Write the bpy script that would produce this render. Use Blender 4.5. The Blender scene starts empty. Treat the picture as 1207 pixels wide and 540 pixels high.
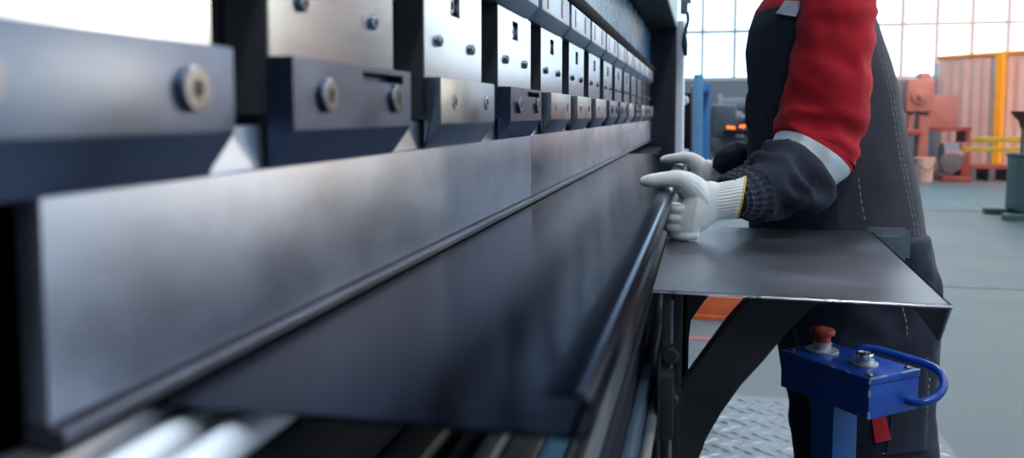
import bpy, bmesh, math, random
from mathutils import Vector, Matrix, noise
random.seed(7)
scene = bpy.context.scene
COL = scene.collection
PI = math.pi
V = Vector

# ------------------------------------------------------------------ camera
F_PX, CAM_H = 1000.0, 1.2
YAW, PITCH = math.atan(225 / F_PX), math.radians(4.5)
PPU, PPV = 603.5, 134 + F_PX * math.tan(math.radians(4.5))
CAM = V((0, 0, CAM_H))
FW = V((-math.sin(YAW) * math.cos(PITCH), math.cos(YAW) * math.cos(PITCH), -math.sin(PITCH)))
RT = V((math.cos(YAW), math.sin(YAW), 0))
UP = RT.cross(FW)
cd = bpy.data.cameras.new('camera')
cam = bpy.data.objects.new('camera', cd); COL.objects.link(cam)
cam.location = CAM
cam.rotation_euler = (PI / 2 - PITCH, 0, YAW)
cd.sensor_width = 36; cd.lens = F_PX / 1207 * 36
cd.shift_y = -(270 - PPV) / 1207
cd.clip_start = 0.02; cd.clip_end = 200
cd.dof.use_dof = True; cd.dof.focus_distance = 1.55; cd.dof.aperture_fstop = 4.2
scene.camera = cam


def at(u, v, x=None, y=None, z=None):
    """world point seen at a measured photo position on a given plane"""
    d = FW + RT * ((u - PPU) / F_PX) - UP * ((v - PPV) / F_PX)
    if x is not None: t = x / d.x
    elif y is not None: t = y / d.y
    else: t = (z - CAM_H) / d.z
    return CAM + d * t


# ------------------------------------------------------------------ materials
def mat(name, col, rough=0.5, metal=0.0, var=0.12, scale=6.0, bump=0.0, bscale=60.0, stretch=(1, 1, 1),
        wear=None, wearcol=(0.6, 0.6, 0.62), spec=0.5, rvar=0.12, coat=0.0, detail=5.0):
    m = bpy.data.materials.new(name); m.use_nodes = True
    nt = m.node_tree; N, L = nt.nodes, nt.links
    b = N['Principled BSDF']
    b.inputs['Metallic'].default_value = metal
    b.inputs['Specular IOR Level'].default_value = spec
    b.inputs['Coat Weight'].default_value = coat
    tc = N.new('ShaderNodeTexCoord'); mp = N.new('ShaderNodeMapping')
    mp.inputs['Scale'].default_value = stretch
    L.new(tc.outputs['Object'], mp.inputs['Vector'])
    nz = N.new('ShaderNodeTexNoise'); nz.inputs['Scale'].default_value = scale; nz.inputs['Detail'].default_value = detail
    nz.inputs['Roughness'].default_value = 0.6
    L.new(mp.outputs['Vector'], nz.inputs['Vector'])
    cr = N.new('ShaderNodeValToRGB')
    cr.color_ramp.elements[0].position = 0.3; cr.color_ramp.elements[1].position = 0.7
    lo = [max(0, c * (1 - var)) for c in col]; hi = [min(1, c * (1 + var)) for c in col]
    cr.color_ramp.elements[0].color = (*lo, 1); cr.color_ramp.elements[1].color = (*hi, 1)
    L.new(nz.outputs['Fac'], cr.inputs['Fac'])
    out = cr.outputs['Color']
    if wear is not None:
        n2 = N.new('ShaderNodeTexNoise'); n2.inputs['Scale'].default_value = wear[0]; n2.inputs['Detail'].default_value = 8
        L.new(tc.outputs['Object'], n2.inputs['Vector'])
        r2 = N.new('ShaderNodeValToRGB')
        r2.color_ramp.elements[0].position = wear[1]; r2.color_ramp.elements[1].position = wear[1] + 0.04
        L.new(n2.outputs['Fac'], r2.inputs['Fac'])
        mx = N.new('ShaderNodeMix'); mx.data_type = 'RGBA'
        L.new(r2.outputs['Color'], mx.inputs['Factor']); L.new(out, mx.inputs['A']); mx.inputs['B'].default_value = (*wearcol, 1)
        out = mx.outputs['Result']
    L.new(out, b.inputs['Base Color'])
    mr = N.new('ShaderNodeMapRange'); mr.inputs['To Min'].default_value = max(0.02, rough - rvar); mr.inputs['To Max'].default_value = min(1, rough + rvar)
    L.new(nz.outputs['Fac'], mr.inputs['Value']); L.new(mr.outputs['Result'], b.inputs['Roughness'])
    if bump > 0:
        n3 = N.new('ShaderNodeTexNoise'); n3.inputs['Scale'].default_value = bscale; n3.inputs['Detail'].default_value = 4
        L.new(mp.outputs['Vector'], n3.inputs['Vector'])
        bp = N.new('ShaderNodeBump'); bp.inputs['Strength'].default_value = bump; bp.inputs['Distance'].default_value = 0.002
        L.new(n3.outputs['Fac'], bp.inputs['Height']); L.new(bp.outputs['Normal'], b.inputs['Normal'])
    return m


def knit(name, col):
    m = mat(name, col, 0.95, var=0.06, scale=40, spec=0.1)
    nt = m.node_tree; N, L = nt.nodes, nt.links
    tc = N.new('ShaderNodeTexCoord'); 
    w1 = N.new('ShaderNodeTexWave'); w1.inputs['Scale'].default_value = 240; w1.bands_direction = 'Z'; w1.inputs['Distortion'].default_value = 0.6
    w2 = N.new('ShaderNodeTexWave'); w2.inputs['Scale'].default_value = 240; w2.bands_direction = 'X'; w2.inputs['Distortion'].default_value = 0.6
    L.new(tc.outputs['Object'], w1.inputs['Vector']); L.new(tc.outputs['Object'], w2.inputs['Vector'])
    a = N.new('ShaderNodeMath'); a.operation = 'ADD'
    L.new(w1.outputs['Fac'], a.inputs[0]); L.new(w2.outputs['Fac'], a.inputs[1])
    bp = N.new('ShaderNodeBump'); bp.inputs['Strength'].default_value = 0.2; bp.inputs['Distance'].default_value = 0.001
    L.new(a.outputs[0], bp.inputs['Height']); L.new(bp.outputs['Normal'], N['Principled BSDF'].inputs['Normal'])
    return m


def emit(name, col, s):
    m = bpy.data.materials.new(name); m.use_nodes = True
    nt = m.node_tree; nt.nodes.clear()
    e = nt.nodes.new('ShaderNodeEmission'); o = nt.nodes.new('ShaderNodeOutputMaterial')
    e.inputs['Color'].default_value = (*col, 1); e.inputs['Strength'].default_value = s
    nt.links.new(e.outputs[0], o.inputs[0]); return m


def glassmat(name):
    m = bpy.data.materials.new(name); m.use_nodes = True
    nt = m.node_tree; nt.nodes.clear(); N, L = nt.nodes, nt.links
    o = N.new('ShaderNodeOutputMaterial'); mx = N.new('ShaderNodeMixShader')
    t = N.new('ShaderNodeBsdfTransparent'); g = N.new('ShaderNodeBsdfGlossy')
    t.inputs[0].default_value = (0.95, 0.97, 0.98, 1); g.inputs['Roughness'].default_value = 0.05
    mx.inputs[0].default_value = 0.06
    L.new(t.outputs[0], mx.inputs[1]); L.new(g.outputs[0], mx.inputs[2]); L.new(mx.outputs[0], o.inputs[0])
    return m


M = {}
M['plate'] = mat('ground_steel_plate', (0.46, 0.56, 0.68), 0.22, 1.0, 0.05, 9, stretch=(1, 1, 6), rvar=.02)
M['jaw_dark'] = mat('blued_steel', (0.10, 0.13, 0.205), 0.36, 1.0, 0.22, 14, bump=0.06, bscale=60, wear=(30, 0.68), wearcol=(0.3, 0.33, 0.38))
M['jaw_light'] = mat('worn_tool_steel', (0.31, 0.345, 0.40), 0.34, 1.0, 0.22, 14, bump=0.05, bscale=60)
M['jaw_blue'] = mat('blue_grey_tool_steel', (0.155, 0.195, 0.28), 0.36, 1.0, 0.18, 12, bump=0.06, bscale=60)
M['tip'] = mat('dark_tip_steel', (0.10, 0.105, 0.13), 0.45, 0.9, 0.15, 10)
M['upper'] = mat('machined_block_steel', (0.32, 0.42, 0.55), 0.36, 1.0, 0.15, 10)
M['punch'] = mat('scuffed_punch_steel', (0.43, 0.47, 0.57), 0.42, 1.0, 0.2, 7, bump=0.05, bscale=20, stretch=(1, 1, 1.5), rvar=0.1)
M['ram'] = mat('painted_blue_steel', (0.035, 0.17, 0.34), 0.28, 0.25, 0.2, 16, wear=(60, 0.66), wearcol=(0.55, 0.66, 0.75))
M['black'] = mat('black_painted_steel', (0.012, 0.014, 0.02), 0.45, 0.0, 0.3, 8, bump=0.05)
M['rail_black'] = mat('matt_black_rail', (0.008, 0.009, 0.012), 0.8, 0.0, 0.3, 8, spec=.15)
M['near_black'] = mat('dark_cavity_steel', (0.009, 0.010, 0.016), 0.8, 0.0, 0.3, 6, spec=.15)
M['gap_shade'] = mat('dark_gap_shade', (0.05, 0.05, 0.055), 0.5, 0.1, 0.15, 20)
M['support'] = mat('black_bracket_paint', (0.016, 0.017, 0.022), 0.42, 0.0, 0.3, 10, bump=0.06, wear=(90, 0.74), wearcol=(0.12, 0.12, 0.13))
M['sheet'] = mat('dark_rolled_sheet_steel', (0.034, 0.038, 0.050), 0.18, 1.0, 0.12, 3, stretch=(1, 0.4, 1), rvar=0.05)
M['sheet'].node_tree.nodes['Principled BSDF'].inputs['Specular Tint'].default_value = (.50, .53, .60, 1)
M['table'] = mat('scuffed_grey_sheet', (0.17, 0.18, 0.21), 0.42, 1.0, 0.2, 7, bump=0.04, bscale=30, wear=(55, 0.72), wearcol=(0.34, 0.34, 0.36))
M['edge'] = mat('bright_cut_edge', (0.62, 0.62, 0.64), 0.3, 1.0, 0.1, 30)
M['chrome'] = mat('polished_rod', (0.85, 0.86, 0.9), 0.14, 1.0, 0.03, 4, rvar=0.03)
M['ground_rod'] = mat('bright_ground_rod', (0.80, 0.81, 0.85), 0.5, 0.15, 0.03, 4, rvar=0.03)
M['bolt'] = mat('bolt_steel', (0.21, 0.225, 0.26), 0.3, 1.0, 0.15, 60)
M['bolt_dark'] = mat('black_oxide', (0.03, 0.032, 0.04), 0.4, 0.6, 0.2, 60)
M['white_paint'] = mat('plain_white_paint', (0.80, 0.82, 0.84), 0.45, 0, 0.05, 10)
M['cover'] = mat('pale_blue_cover_paint', (0.42, 0.58, 0.66), 0.4, 0, 0.06, 6)
M['bed_grey'] = mat('bed_grey_steel', (0.25, 0.26, 0.29), 0.45, 0.8, 0.2, 8)
M['bed_brown'] = mat('oily_brown_steel', (0.15, 0.14, 0.14), 0.5, 0.7, 0.2, 8)
M['guide_blue'] = mat('dark_blue_guide_paint', (0.03, 0.055, 0.085), 0.45, 0.2, 0.2, 8)
M['bed_blue'] = mat('bed_blue_paint', (0.14, 0.29, 0.42), 0.4, 0.2, 0.15, 8)
M['blue'] = mat('cobalt_blue_paint', (0.006, 0.062, 0.36), 0.32, 0.0, 0.22, 9, bump=0.08, bscale=40, wear=(45, 0.72), wearcol=(0.06, 0.16, 0.42), coat=0.2)
M['blue_pole'] = mat('blue_post_paint', (0.012, 0.085, 0.28), 0.35, 0.0, 0.15, 7, wear=(30, 0.72), wearcol=(0.05, 0.16, 0.36))
M['chip'] = mat('chipped_bare_metal', (0.5, 0.5, 0.5), 0.45, 0.6, 0.3, 90)
M['red_button'] = mat('worn_red_plastic', (0.42, 0.045, 0.03), 0.42, 0, 0.25, 40, wear=(60, 0.66), wearcol=(0.2, 0.05, 0.03))
M['glove'] = knit('cream_knit_cotton', (0.86, 0.83, 0.78))
M['yellow'] = mat('yellow_elastic', (0.75, 0.48, 0.05), 0.8, 0, 0.1, 50)
M['navy'] = mat('navy_twill', (0.026, 0.029, 0.044), 0.85, 0, 0.2, 30, bump=0.25, bscale=500, spec=0.25)
M['navy_flare'] = mat('flare_lit_navy_twill', (0.05, 0.048, 0.06), 0.85, 0, 0.18, 20, bump=0.25, bscale=500, spec=0.25)  # pinkish flare on the jacket's back, lightened into the navy
M['red'] = mat('red_twill', (0.52, 0.012, 0.022), 0.8, 0, 0.12, 20, bump=0.25, bscale=500, spec=0.25)
M['reflect'] = mat('silver_reflective_tape', (0.66, 0.67, 0.69), 0.38, 0.3, 0.1, 30, bump=0.1, bscale=60)
M['stitch'] = mat('white_stitch_thread', (0.34, 0.34, 0.37), 0.8, 0, 0.05, 50)
M['skin'] = mat('skin', (0.55, 0.33, 0.24), 0.5, 0, 0.06, 20)
M['hair'] = mat('dark_hair', (0.03, 0.02, 0.015), 0.6, 0, 0.3, 60)
M['boot'] = mat('boot_leather', (0.02, 0.018, 0.016), 0.5, 0, 0.2, 30)
M['tag'] = mat('red_woven_tag', (0.50, 0.015, 0.02), 0.6, 0, 0.15, 60)
M['yellow_metal'] = mat('yellow_paint', (0.80, 0.42, 0.03), 0.45, 0, 0.1, 8)
M['partition'] = mat('flare_tinted_corrugated_sheet', (0.60, 0.49, 0.46), 0.5, 0.1, 0.06, 3)  # pinkish base holds the warm flare lying over the pale sheet
M['wall'] = mat('grey_wall_plaster', (0.21, 0.235, 0.27), 0.8, 0, 0.1, 2)
M['wall_dark'] = mat('dark_wall_plaster', (0.16, 0.17, 0.2), 0.85, 0, 0.15, 2)
M['ceiling'] = mat('ceiling_panels', (0.34, 0.38, 0.44), 0.8, 0, 0.08, 1)
M['frame'] = mat('window_frame_paint', (0.55, 0.53, 0.50), 0.6, 0, 0.06, 5)
M['floor'] = mat('sealed_concrete', (0.078, 0.102, 0.110), 0.50, 0, 0.12, 1.6, bump=0.03, bscale=30, wear=(2.2, 0.70), wearcol=(0.10, 0.12, 0.128), rvar=0.14)
M['teal'] = mat('teal_floor_paint', (0.048, 0.125, 0.13), 0.48, 0, 0.10, 2)
M['redline'] = mat('red_line_paint', (0.42, 0.10, 0.09), 0.6, 0, 0.25, 9)
M['orange_line'] = mat('orange_beam_paint', (0.55, 0.12, 0.04), 0.5, 0, 0.2, 9)
M['groove'] = mat('floor_joint_filler', (0.16, 0.19, 0.2), 0.8, 0, 0.2, 9)
M['tread'] = mat('highlighted_tread_tops', (0.30, 0.32, 0.34), 0.36, 0.9, 0.15, 12)  # highlights on the lozenges put in as a lighter colour
M['checker'] = mat('galvanised_tread', (0.16, 0.175, 0.19), 0.45, 0.8, 0.2, 12, wear=(20, 0.68), wearcol=(0.12, 0.12, 0.12))
M['green'] = mat('dark_green_machine_paint', (0.05, 0.12, 0.115), 0.4, 0, 0.15, 5)
M['machine_grey'] = mat('machine_grey_paint', (0.085, 0.10, 0.12), 0.45, 0.1, 0.2, 4)
M['machine_red'] = mat('flare_tinted_red_paint', (0.20, 0.05, 0.045), 0.45, 0.1, 0.25, 4)  # red includes the flare's cast over the background
M['machine_pink'] = mat('flare_tinted_salmon_paint', (0.30, 0.15, 0.135), 0.5, 0.05, 0.15, 4)  # flare and haze over the old machines mixed into this paint
M['bucket'] = mat('cream_plastic', (0.62, 0.45, 0.36), 0.5, 0, 0.1, 6)
M['frame_blue'] = mat('mid_blue_frame_paint', (0.05, 0.22, 0.50), 0.4, 0, 0.12, 6)
M['frame_blue_light'] = mat('light_blue_frame_paint', (0.16, 0.36, 0.60), 0.4, 0, 0.12, 6)
M['spark'] = emit('glowing_hot_metal', (1.0, 0.20, 0.04), 2.2)
M['lamp'] = emit('added_lamp_diffuser', (0.80, 0.90, 1.0), 78.0)
M['glass'] = glassmat('window_glass')
M['orange_sticker'] = mat('orange_sticker', (0.7, 0.3, 0.05), 0.5, 0, 0.1, 20)


for k_, c_ in (('navy', (.5, .55, .7, 1)), ('navy_flare', (.7, .65, .7, 1)), ('red', (1, .5, .5, 1))):
    b_ = M[k_].node_tree.nodes['Principled BSDF']
    b_.inputs['Sheen Weight'].default_value = .12; b_.inputs['Sheen Tint'].default_value = c_; b_.inputs['Sheen Roughness'].default_value = .4


# ------------------------------------------------------------------ mesh helpers
def box(bm, x0, x1, y0, y1, z0, z1, mi=0, bev=0.0, R=None, c=None):
    vs = [bm.verts.new((x, y, z)) for x in (x0, x1) for y in (y0, y1) for z in (z0, z1)]
    fs = [(0, 1, 3, 2), (4, 6, 7, 5), (0, 4, 5, 1), (2, 3, 7, 6), (0, 2, 6, 4), (1, 5, 7, 3)]
    faces = [bm.faces.new([vs[i] for i in f]) for f in fs]
    if bev > 0:
        es = set(e for f in faces for e in f.edges)
        r = bmesh.ops.bevel(bm, geom=list(es), offset=bev, segments=2, affect='EDGES', profile=0.6)
        faces = [f for f in r['faces'] if f.is_valid] + [f for f in faces if f.is_valid]
        vs = list({v for f in faces for v in f.verts})
    for f in faces: f.material_index = mi
    if R is not None:
        c = c or V(((x0 + x1) / 2, (y0 + y1) / 2, (z0 + z1) / 2))
        for v in vs: v.co = c + R @ (v.co - c)
    return vs


def prism(bm, pts, axis, a0, a1, mi=0, bev=0.0):
    """pts: 2D profile; axis 'y': pts=(x,z); 'z': pts=(x,y); 'x': pts=(y,z)"""
    def P(p, a):
        return {'y': (p[0], a, p[1]), 'z': (p[0], p[1], a), 'x': (a, p[0], p[1])}[axis]
    A = [bm.verts.new(P(p, a0)) for p in pts]; B = [bm.verts.new(P(p, a1)) for p in pts]
    n = len(pts)
    fs = [bm.faces.new(A), bm.faces.new(B[::-1])]
    for i in range(n): fs.append(bm.faces.new((A[i], B[i], B[(i + 1) % n], A[(i + 1) % n])))
    bmesh.ops.recalc_face_normals(bm, faces=fs)
    if bev > 0:
        es = set(e for f in fs for e in f.edges)
        r = bmesh.ops.bevel(bm, geom=list(es), offset=bev, segments=2, affect='EDGES', profile=0.6)
        fs = [f for f in r['faces'] if f.is_valid] + [f for f in fs if f.is_valid]
    for f in fs: f.material_index = mi
    return fs


def loft(bm, rings, cap0=True, cap1=True, mi=0, mfun=None, closed=True):
    rv = [[bm.verts.new(p) for p in r] for r in rings]
    n = len(rings[0])
    for i in range(len(rv) - 1):
        for j in range(n if closed else n - 1):
            f = bm.faces.new((rv[i][j], rv[i][(j + 1) % n], rv[i + 1][(j + 1) % n], rv[i + 1][j]))
            f.material_index = mfun(i, j) if mfun else mi
            f.smooth = True
    if cap0: f = bm.faces.new(rv[0][::-1]); f.material_index = mfun(0, 0) if mfun else mi
    if cap1: f = bm.faces.new(rv[-1]); f.material_index = mfun(len(rv) - 2, 0) if mfun else mi
    return rv


def ell(c, a, b, n=24, e=2.0):
    out = []
    for i in range(n):
        t = 2 * PI * i / n; ct, st = math.cos(t), math.sin(t)
        k = (abs(ct) ** e + abs(st) ** e) ** (-1 / e)
        out.append(V(c) + V(a) * (ct * k) + V(b) * (st * k))
    return out


def frames(path):
    ts = []
    for i in range(len(path)):
        a = path[max(0, i - 1)]; b = path[min(len(path) - 1, i + 1)]
        ts.append((b - a).normalized())
    nrm = ts[0].orthogonal().normalized(); out = []
    for t in ts:
        nrm = (nrm - t * nrm.dot(t)).normalized()
        out.append((t, nrm, t.cross(nrm)))
    return out


def catmull(pts, sub=6):
    P = [V(p) for p in pts]; out = []
    for i in range(len(P) - 1):
        p0, p1, p2, p3 = P[max(0, i - 1)], P[i], P[i + 1], P[min(len(P) - 1, i + 2)]
        for k in range(sub):
            t = k / sub
            out.append(0.5 * ((2 * p1) + (p2 - p0) * t + (2 * p0 - 5 * p1 + 4 * p2 - p3) * t * t + (3 * p1 - p0 - 3 * p2 + p3) * t ** 3))
    out.append(P[-1]); return out


def tube(bm, pts, r, n=12, sub=6, mi=0, caps=True, round_ends=False):
    P = catmull(pts, sub) if sub > 1 else [V(p) for p in pts]
    if isinstance(r, (int, float)): rs = [r] * len(P)
    else:
        rs = []
        for i in range(len(P)):
            t = i / (len(P) - 1) * (len(r) - 1); k = min(int(t), len(r) - 2)
            rs.append(r[k] + (r[k + 1] - r[k]) * (t - k))
    fr = frames(P); rings = []
    if round_ends:
        for a in (80, 55, 28):
            s = math.radians(a); rings.append(ell(P[0] - fr[0][0] * rs[0] * math.sin(s), fr[0][1] * rs[0] * math.cos(s), fr[0][2] * rs[0] * math.cos(s), n))
    for p, f, q in zip(P, fr, rs): rings.append(ell(p, f[1] * q, f[2] * q, n))
    if round_ends:
        for a in (28, 55, 80):
            s = math.radians(a); rings.append(ell(P[-1] + fr[-1][0] * rs[-1] * math.sin(s), fr[-1][1] * rs[-1] * math.cos(s), fr[-1][2] * rs[-1] * math.cos(s), n))
    loft(bm, rings, caps, caps, mi)


def lathe(bm, c, axis, prof, n=24, mi=0):
    """prof: (radius, height) along axis from c"""
    ax = V(axis).normalized(); u = ax.orthogonal().normalized(); w = ax.cross(u)
    loft(bm, [ell(V(c) + ax * h, u * max(r, 1e-4), w * max(r, 1e-4), n) for r, h in prof], mi=mi)


def rod(bm, a, b, r, n=16, mi=0):
    tube(bm, [a, b], r, n, 1, mi)


def obj(name, bm, mats, parent=None, smooth=35, mods=None):
    bmesh.ops.recalc_face_normals(bm, faces=bm.faces[:])
    me = bpy.data.meshes.new(name)
    if parent is not None:
        o0 = parent
        off = V((0, 0, 0))
        while o0 is not None: off += o0.location; o0 = o0.parent
        for v in bm.verts: v.co -= off
    bm.to_mesh(me); bm.free()
    for m in (mats if isinstance(mats, (list, tuple)) else [mats]): me.materials.append(M[m] if isinstance(m, str) else m)
    for p in me.polygons: p.use_smooth = True
    me.set_sharp_from_angle(angle=math.radians(smooth))
    o = bpy.data.objects.new(name, me); COL.objects.link(o)
    if parent is not None: o.parent = parent
    return o


def B(): return bmesh.new()


def thing(name, label, cat, loc=(0, 0, 0), group=None):
    o = bpy.data.objects.new(name, None); COL.objects.link(o)
    o.empty_display_size = 0.05
    o.location = loc; o['label'] = label; o['category'] = cat
    if group: o['group'] = group
    return o


def tag(o, label, cat, group=None):
    o['label'] = label; o['category'] = cat
    if group: o['group'] = group
    return o


def struct(name, bm, m, parent=None, smooth=35):
    o = obj(name, bm, m, parent, smooth)
    if parent is None: o['kind'] = 'structure'
    return o


def simple(name, m, parent, fn, **k):
    bm = B(); fn(bm); return obj(name, bm, m, parent, **k)


# ------------------------------------------------------------------ the hall
X0, X1, Y0, Y1, ZC = -5.0, 13.0, -9.0, 20.0, 8.0
bm = B(); box(bm, X0, X1 + .3, Y0, Y1 + .3, -0.2, 0.0); struct('floor', bm, 'floor')
bm = B(); box(bm, X0 - .2, X1 + .3, Y0 - .2, Y1 + .3, ZC, ZC + .2); struct('ceiling', bm, 'ceiling')
bm = B(); box(bm, X0 - .2, X0, Y0 - .2, Y1 + .2, 0, ZC); struct('wall_left', bm, 'wall_dark')
bm = B(); box(bm, X0, X1, Y0 - .2, Y0, 0, ZC); struct('wall_near', bm, 'wall')


def wall_with_windows(name, axis, pos, th, a0, a1, sill, head, wins):
    bm = B()
    def bx(p, q, z0, z1):
        if axis == 'y': box(bm, p, q, pos, pos + th, z0, z1)
        else: box(bm, pos, pos + th, p, q, z0, z1)
    bx(a0, a1, 0, sill); bx(a0, a1, head, ZC)
    e = a0
    for (p, q) in wins: bx(e, p, sill, head); e = q
    bx(e, a1, sill, head)
    struct(name, bm, 'wall')


WN = [0]
def window(axis, pos, p, q, sill, head, dx, dz, first):
    WN[0] += 1
    root = bpy.data.objects.new('window_%d' % WN[0], None); COL.objects.link(root); root['kind'] = 'structure'
    mid = (p + q) / 2
    root.location = (mid, pos, sill) if axis == 'y' else (pos, mid, sill)
    bm = B(); t = 0.075
    def bx(bm, a, b, z0, z1, d0=-0.05, d1=0.05):
        if axis == 'y': box(bm, a, b, pos + d0, pos + d1, z0, z1)
        else: box(bm, pos + d0, pos + d1, a, b, z0, z1)
    a = p
    while a < q + 1e-6:
        bx(bm, a - t / 2, a + t / 2, sill, head); a += dx
    bx(bm, q - t, q, sill, head)
    z = first
    bx(bm, p, q, sill, sill + 0.08, -0.09, 0.06)
    while z < head:
        bx(bm, p, q, z - t / 2, z + t / 2, -0.04, 0.04); z += dz
    bx(bm, p, q, head - 0.08, head)
    obj('window_frame', bm, 'frame', root)
    bm = B(); bx(bm, p, q, sill, head, -0.006, 0.006); obj('glazing', bm, 'glass', root)


m1a, m1b = at(828, 50, y=Y1 + .15).x, at(866, 50, y=Y1 + .15).x
m2a, m2b = at(1063, 50, y=Y1 + .15).x, at(1188, 50, y=Y1 + .15).x
st1, st2 = m1b - m1a, (m2b - m2a) / 3
backw = [(m1a - 4 * st1, m1a + 2 * st1), (m2a - 2 * st2, m2a + 4 * st2), (m2a + 4.4 * st2, m2a + 8.4 * st2)]
wall_with_windows('wall_back', 'y', Y1, 0.3, X0, X1, 1.95, 7.2, backw)
window('y', Y1 + .15, *backw[0], 1.95, 7.2, st1, 1.25, at(828, 38, y=Y1 + .15).z)
window('y', Y1 + .15, *backw[1], 1.95, 7.2, st2, 1.25, at(1100, 28, y=Y1 + .15).z)
window('y', Y1 + .15, *backw[2], 1.95, 7.2, st2, 1.25, 3.3)
rightw = [(-7.5, -3.0), (-2.0, 2.5), (3.5, 8.0), (9.0, 13.5), (14.5, 19.0)]
wall_with_windows('wall_right', 'x', X1, 0.3, Y0, Y1, 1.6, 6.6, rightw)
for p, q in rightw: window('x', X1 + .15, p, q, 1.6, 6.6, 1.125, 1.25, 2.85)

# floor paint, joint, line marks (thin, on the floor)
bm = B(); box(bm, 1.2, X1, 11.4, 14.9, 0, 0.004); struct('trim_1', bm, 'teal')
bm = B(); box(bm, -4.9, X1, 6.33, 6.42, 0, 0.003); struct('trim_2', bm, 'groove')
bm = B(); box(bm, -1.5, 0.85, 4.54, 4.60, 0, 0.003); struct('trim_3', bm, 'redline')
bm = B(); box(bm, 0.13, 0.21, 4.60, 5.05, 0, 0.003); struct('trim_4', bm, 'redline')
simple('low_floor_beam', 'orange_line', None, lambda b: (box(b, -1.2, 0.80, 5.05, 5.17, 0.0, 0.13, bev=.006), box(b, -1.2, .80, 5.0, 5.22, 0, .02)))
tag(bpy.data.objects['low_floor_beam'], 'low orange steel beam lying on the floor behind the support table', 'beam')

# checker plate platform
plat = thing('tread_platform', 'grey checker plate platform on the floor under the worker', 'platform', (0.35, 2.2, 0))
PZ = 0.04
bm = B()
prism(bm, [(-0.03, 0.2), (0.86, 0.2), (0.86, 3.55), (-0.03, 3.55)], 'z', 0.0, PZ)
obj('platform_sheet', bm, 'checker', plat)
bm = B(); k = 0
for i in range(25):
    for j in range(48):
        x = -0.01 + 0.036 * i; y = 0.25 + 0.068 * j
        if i % 2: y += 0.034
        if y > 3.53 or x > .85: continue
        a = math.radians(35 if (i + j) % 2 else -35)
        ca, sa = math.cos(a), math.sin(a)
        L_, W_ = 0.026, 0.0105
        q = [bm.verts.new((x + ca * dx - sa * dy, y + sa * dx + ca * dy, PZ)) for dx, dy in ((L_, 0), (0, W_), (-L_, 0), (0, -W_))]
        t = bm.verts.new((x, y, PZ + 0.0045))
        for m_ in range(4): bm.faces.new((q[m_], q[(m_ + 1) % 4], t))
obj('tread_pattern', bm, 'tread', plat, smooth=20)
for (bx_, by_) in ((0.83, 0.4), (0.83, 1.9), (0.83, 3.45), (0.03, 3.45)):
    simple('bolt', 'bolt', plat, lambda b: lathe(b, (bx_, by_, PZ), (0, 0, 1), [(0.014, 0), (0.014, .006), (.009, .010), (0, .010)], 12))

# high-bay ceiling lamps, unseen, added as key and fill light
for i, (lx, ly) in enumerate([(1.5, -4), (1.5, 1), (1.5, 6), (1.5, 11), (1.5, 16), (7, -4), (7, 1), (7, 6), (7, 11), (7, 16)]):
    nth = ('nearest', 'second', 'third', 'fourth', 'fifth')[i % 5]
    row = 'aisle row' if i < 5 else 'row by the window wall'
    t = thing('added_strip_lamp', 'added white strip lamp under the unseen ceiling, %s in the %s' % (nth, row), 'lamp', (lx, ly, ZC), 'added strip lamps under the ceiling')
    simple('housing', 'white_paint', t, lambda b: (box(b, lx - .18, lx + .18, ly - 1.3, ly + 1.3, 7.72, 7.8, bev=.01), rod(b, (lx, ly - .9, 7.8), (lx, ly - .9, ZC), .01), rod(b, (lx, ly + .9, 7.8), (lx, ly + .9, ZC), .01)))
    simple('diffuser', 'lamp', t, lambda b: box(b, lx - .15, lx + .15, ly - 1.25, ly + 1.25, 7.70, 7.72))

# ------------------------------------------------------------------ press brake
XF = -0.264
PER = 0.3245
press = thing('press_brake', 'long dark press brake with a row of clamps along its ram', 'machine', (-0.5, 2.0, 0))
simple('ram_panel', 'ram', press, lambda b: (box(b, -0.62, -0.292, -0.6, 4.78, 1.45, 1.645, bev=.003)))
simple('ram_body', 'near_black', press, lambda b: (box(b, -0.62, -0.318, -0.6, 4.78, 1.205, 1.45)))
simple('ram_rail', 'rail_black', press, lambda b: (prism(b, [(-0.30, 1.424), (-0.262, 1.424), (-0.258, 1.43), (-0.258, 1.446), (-0.262, 1.452), (-0.30, 1.452)], 'y', -0.5, 4.76)))
simple('upper_frame', 'near_black', press, lambda b: box(b, -0.75, -0.276, -0.7, 4.9, 1.648, 2.3, bev=.004))
simple('rear_panel', 'near_black', press, lambda b: box(b, -0.80, -0.70, -0.7, 4.95, 0.0, 1.648))
simple('top_cover', ['cover', 'black'], press, lambda b: (box(b, -0.275, -0.146, 2.6, 4.78, 1.668, 2.1, bev=.004), box(b, -0.275, -0.15, 2.6, 4.78, 1.660, 1.6675, mi=1)))
simple('side_column', 'black', press, lambda b: (box(b, -0.70, -0.152, 4.79, 5.0, 0.0, 2.3, bev=.004), box(b, -0.285, -0.17, 4.78, 4.79, 1.0, 1.655)))
simple('lit_column_edge', 'white_paint', press, lambda b: prism(b, [(-0.151, 4.80), (-0.112, 4.79), (-0.108, 4.80), (-0.108, 4.98), (-0.151, 4.98)], 'z', 0.0, 1.71, bev=.003))  # lit edge face of the column, put in as a white strip
simple('warning_sticker', 'orange_sticker', press, lambda b: box(b, -0.2915, -0.2905, 3.60, 3.70, 1.535, 1.60))
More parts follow.
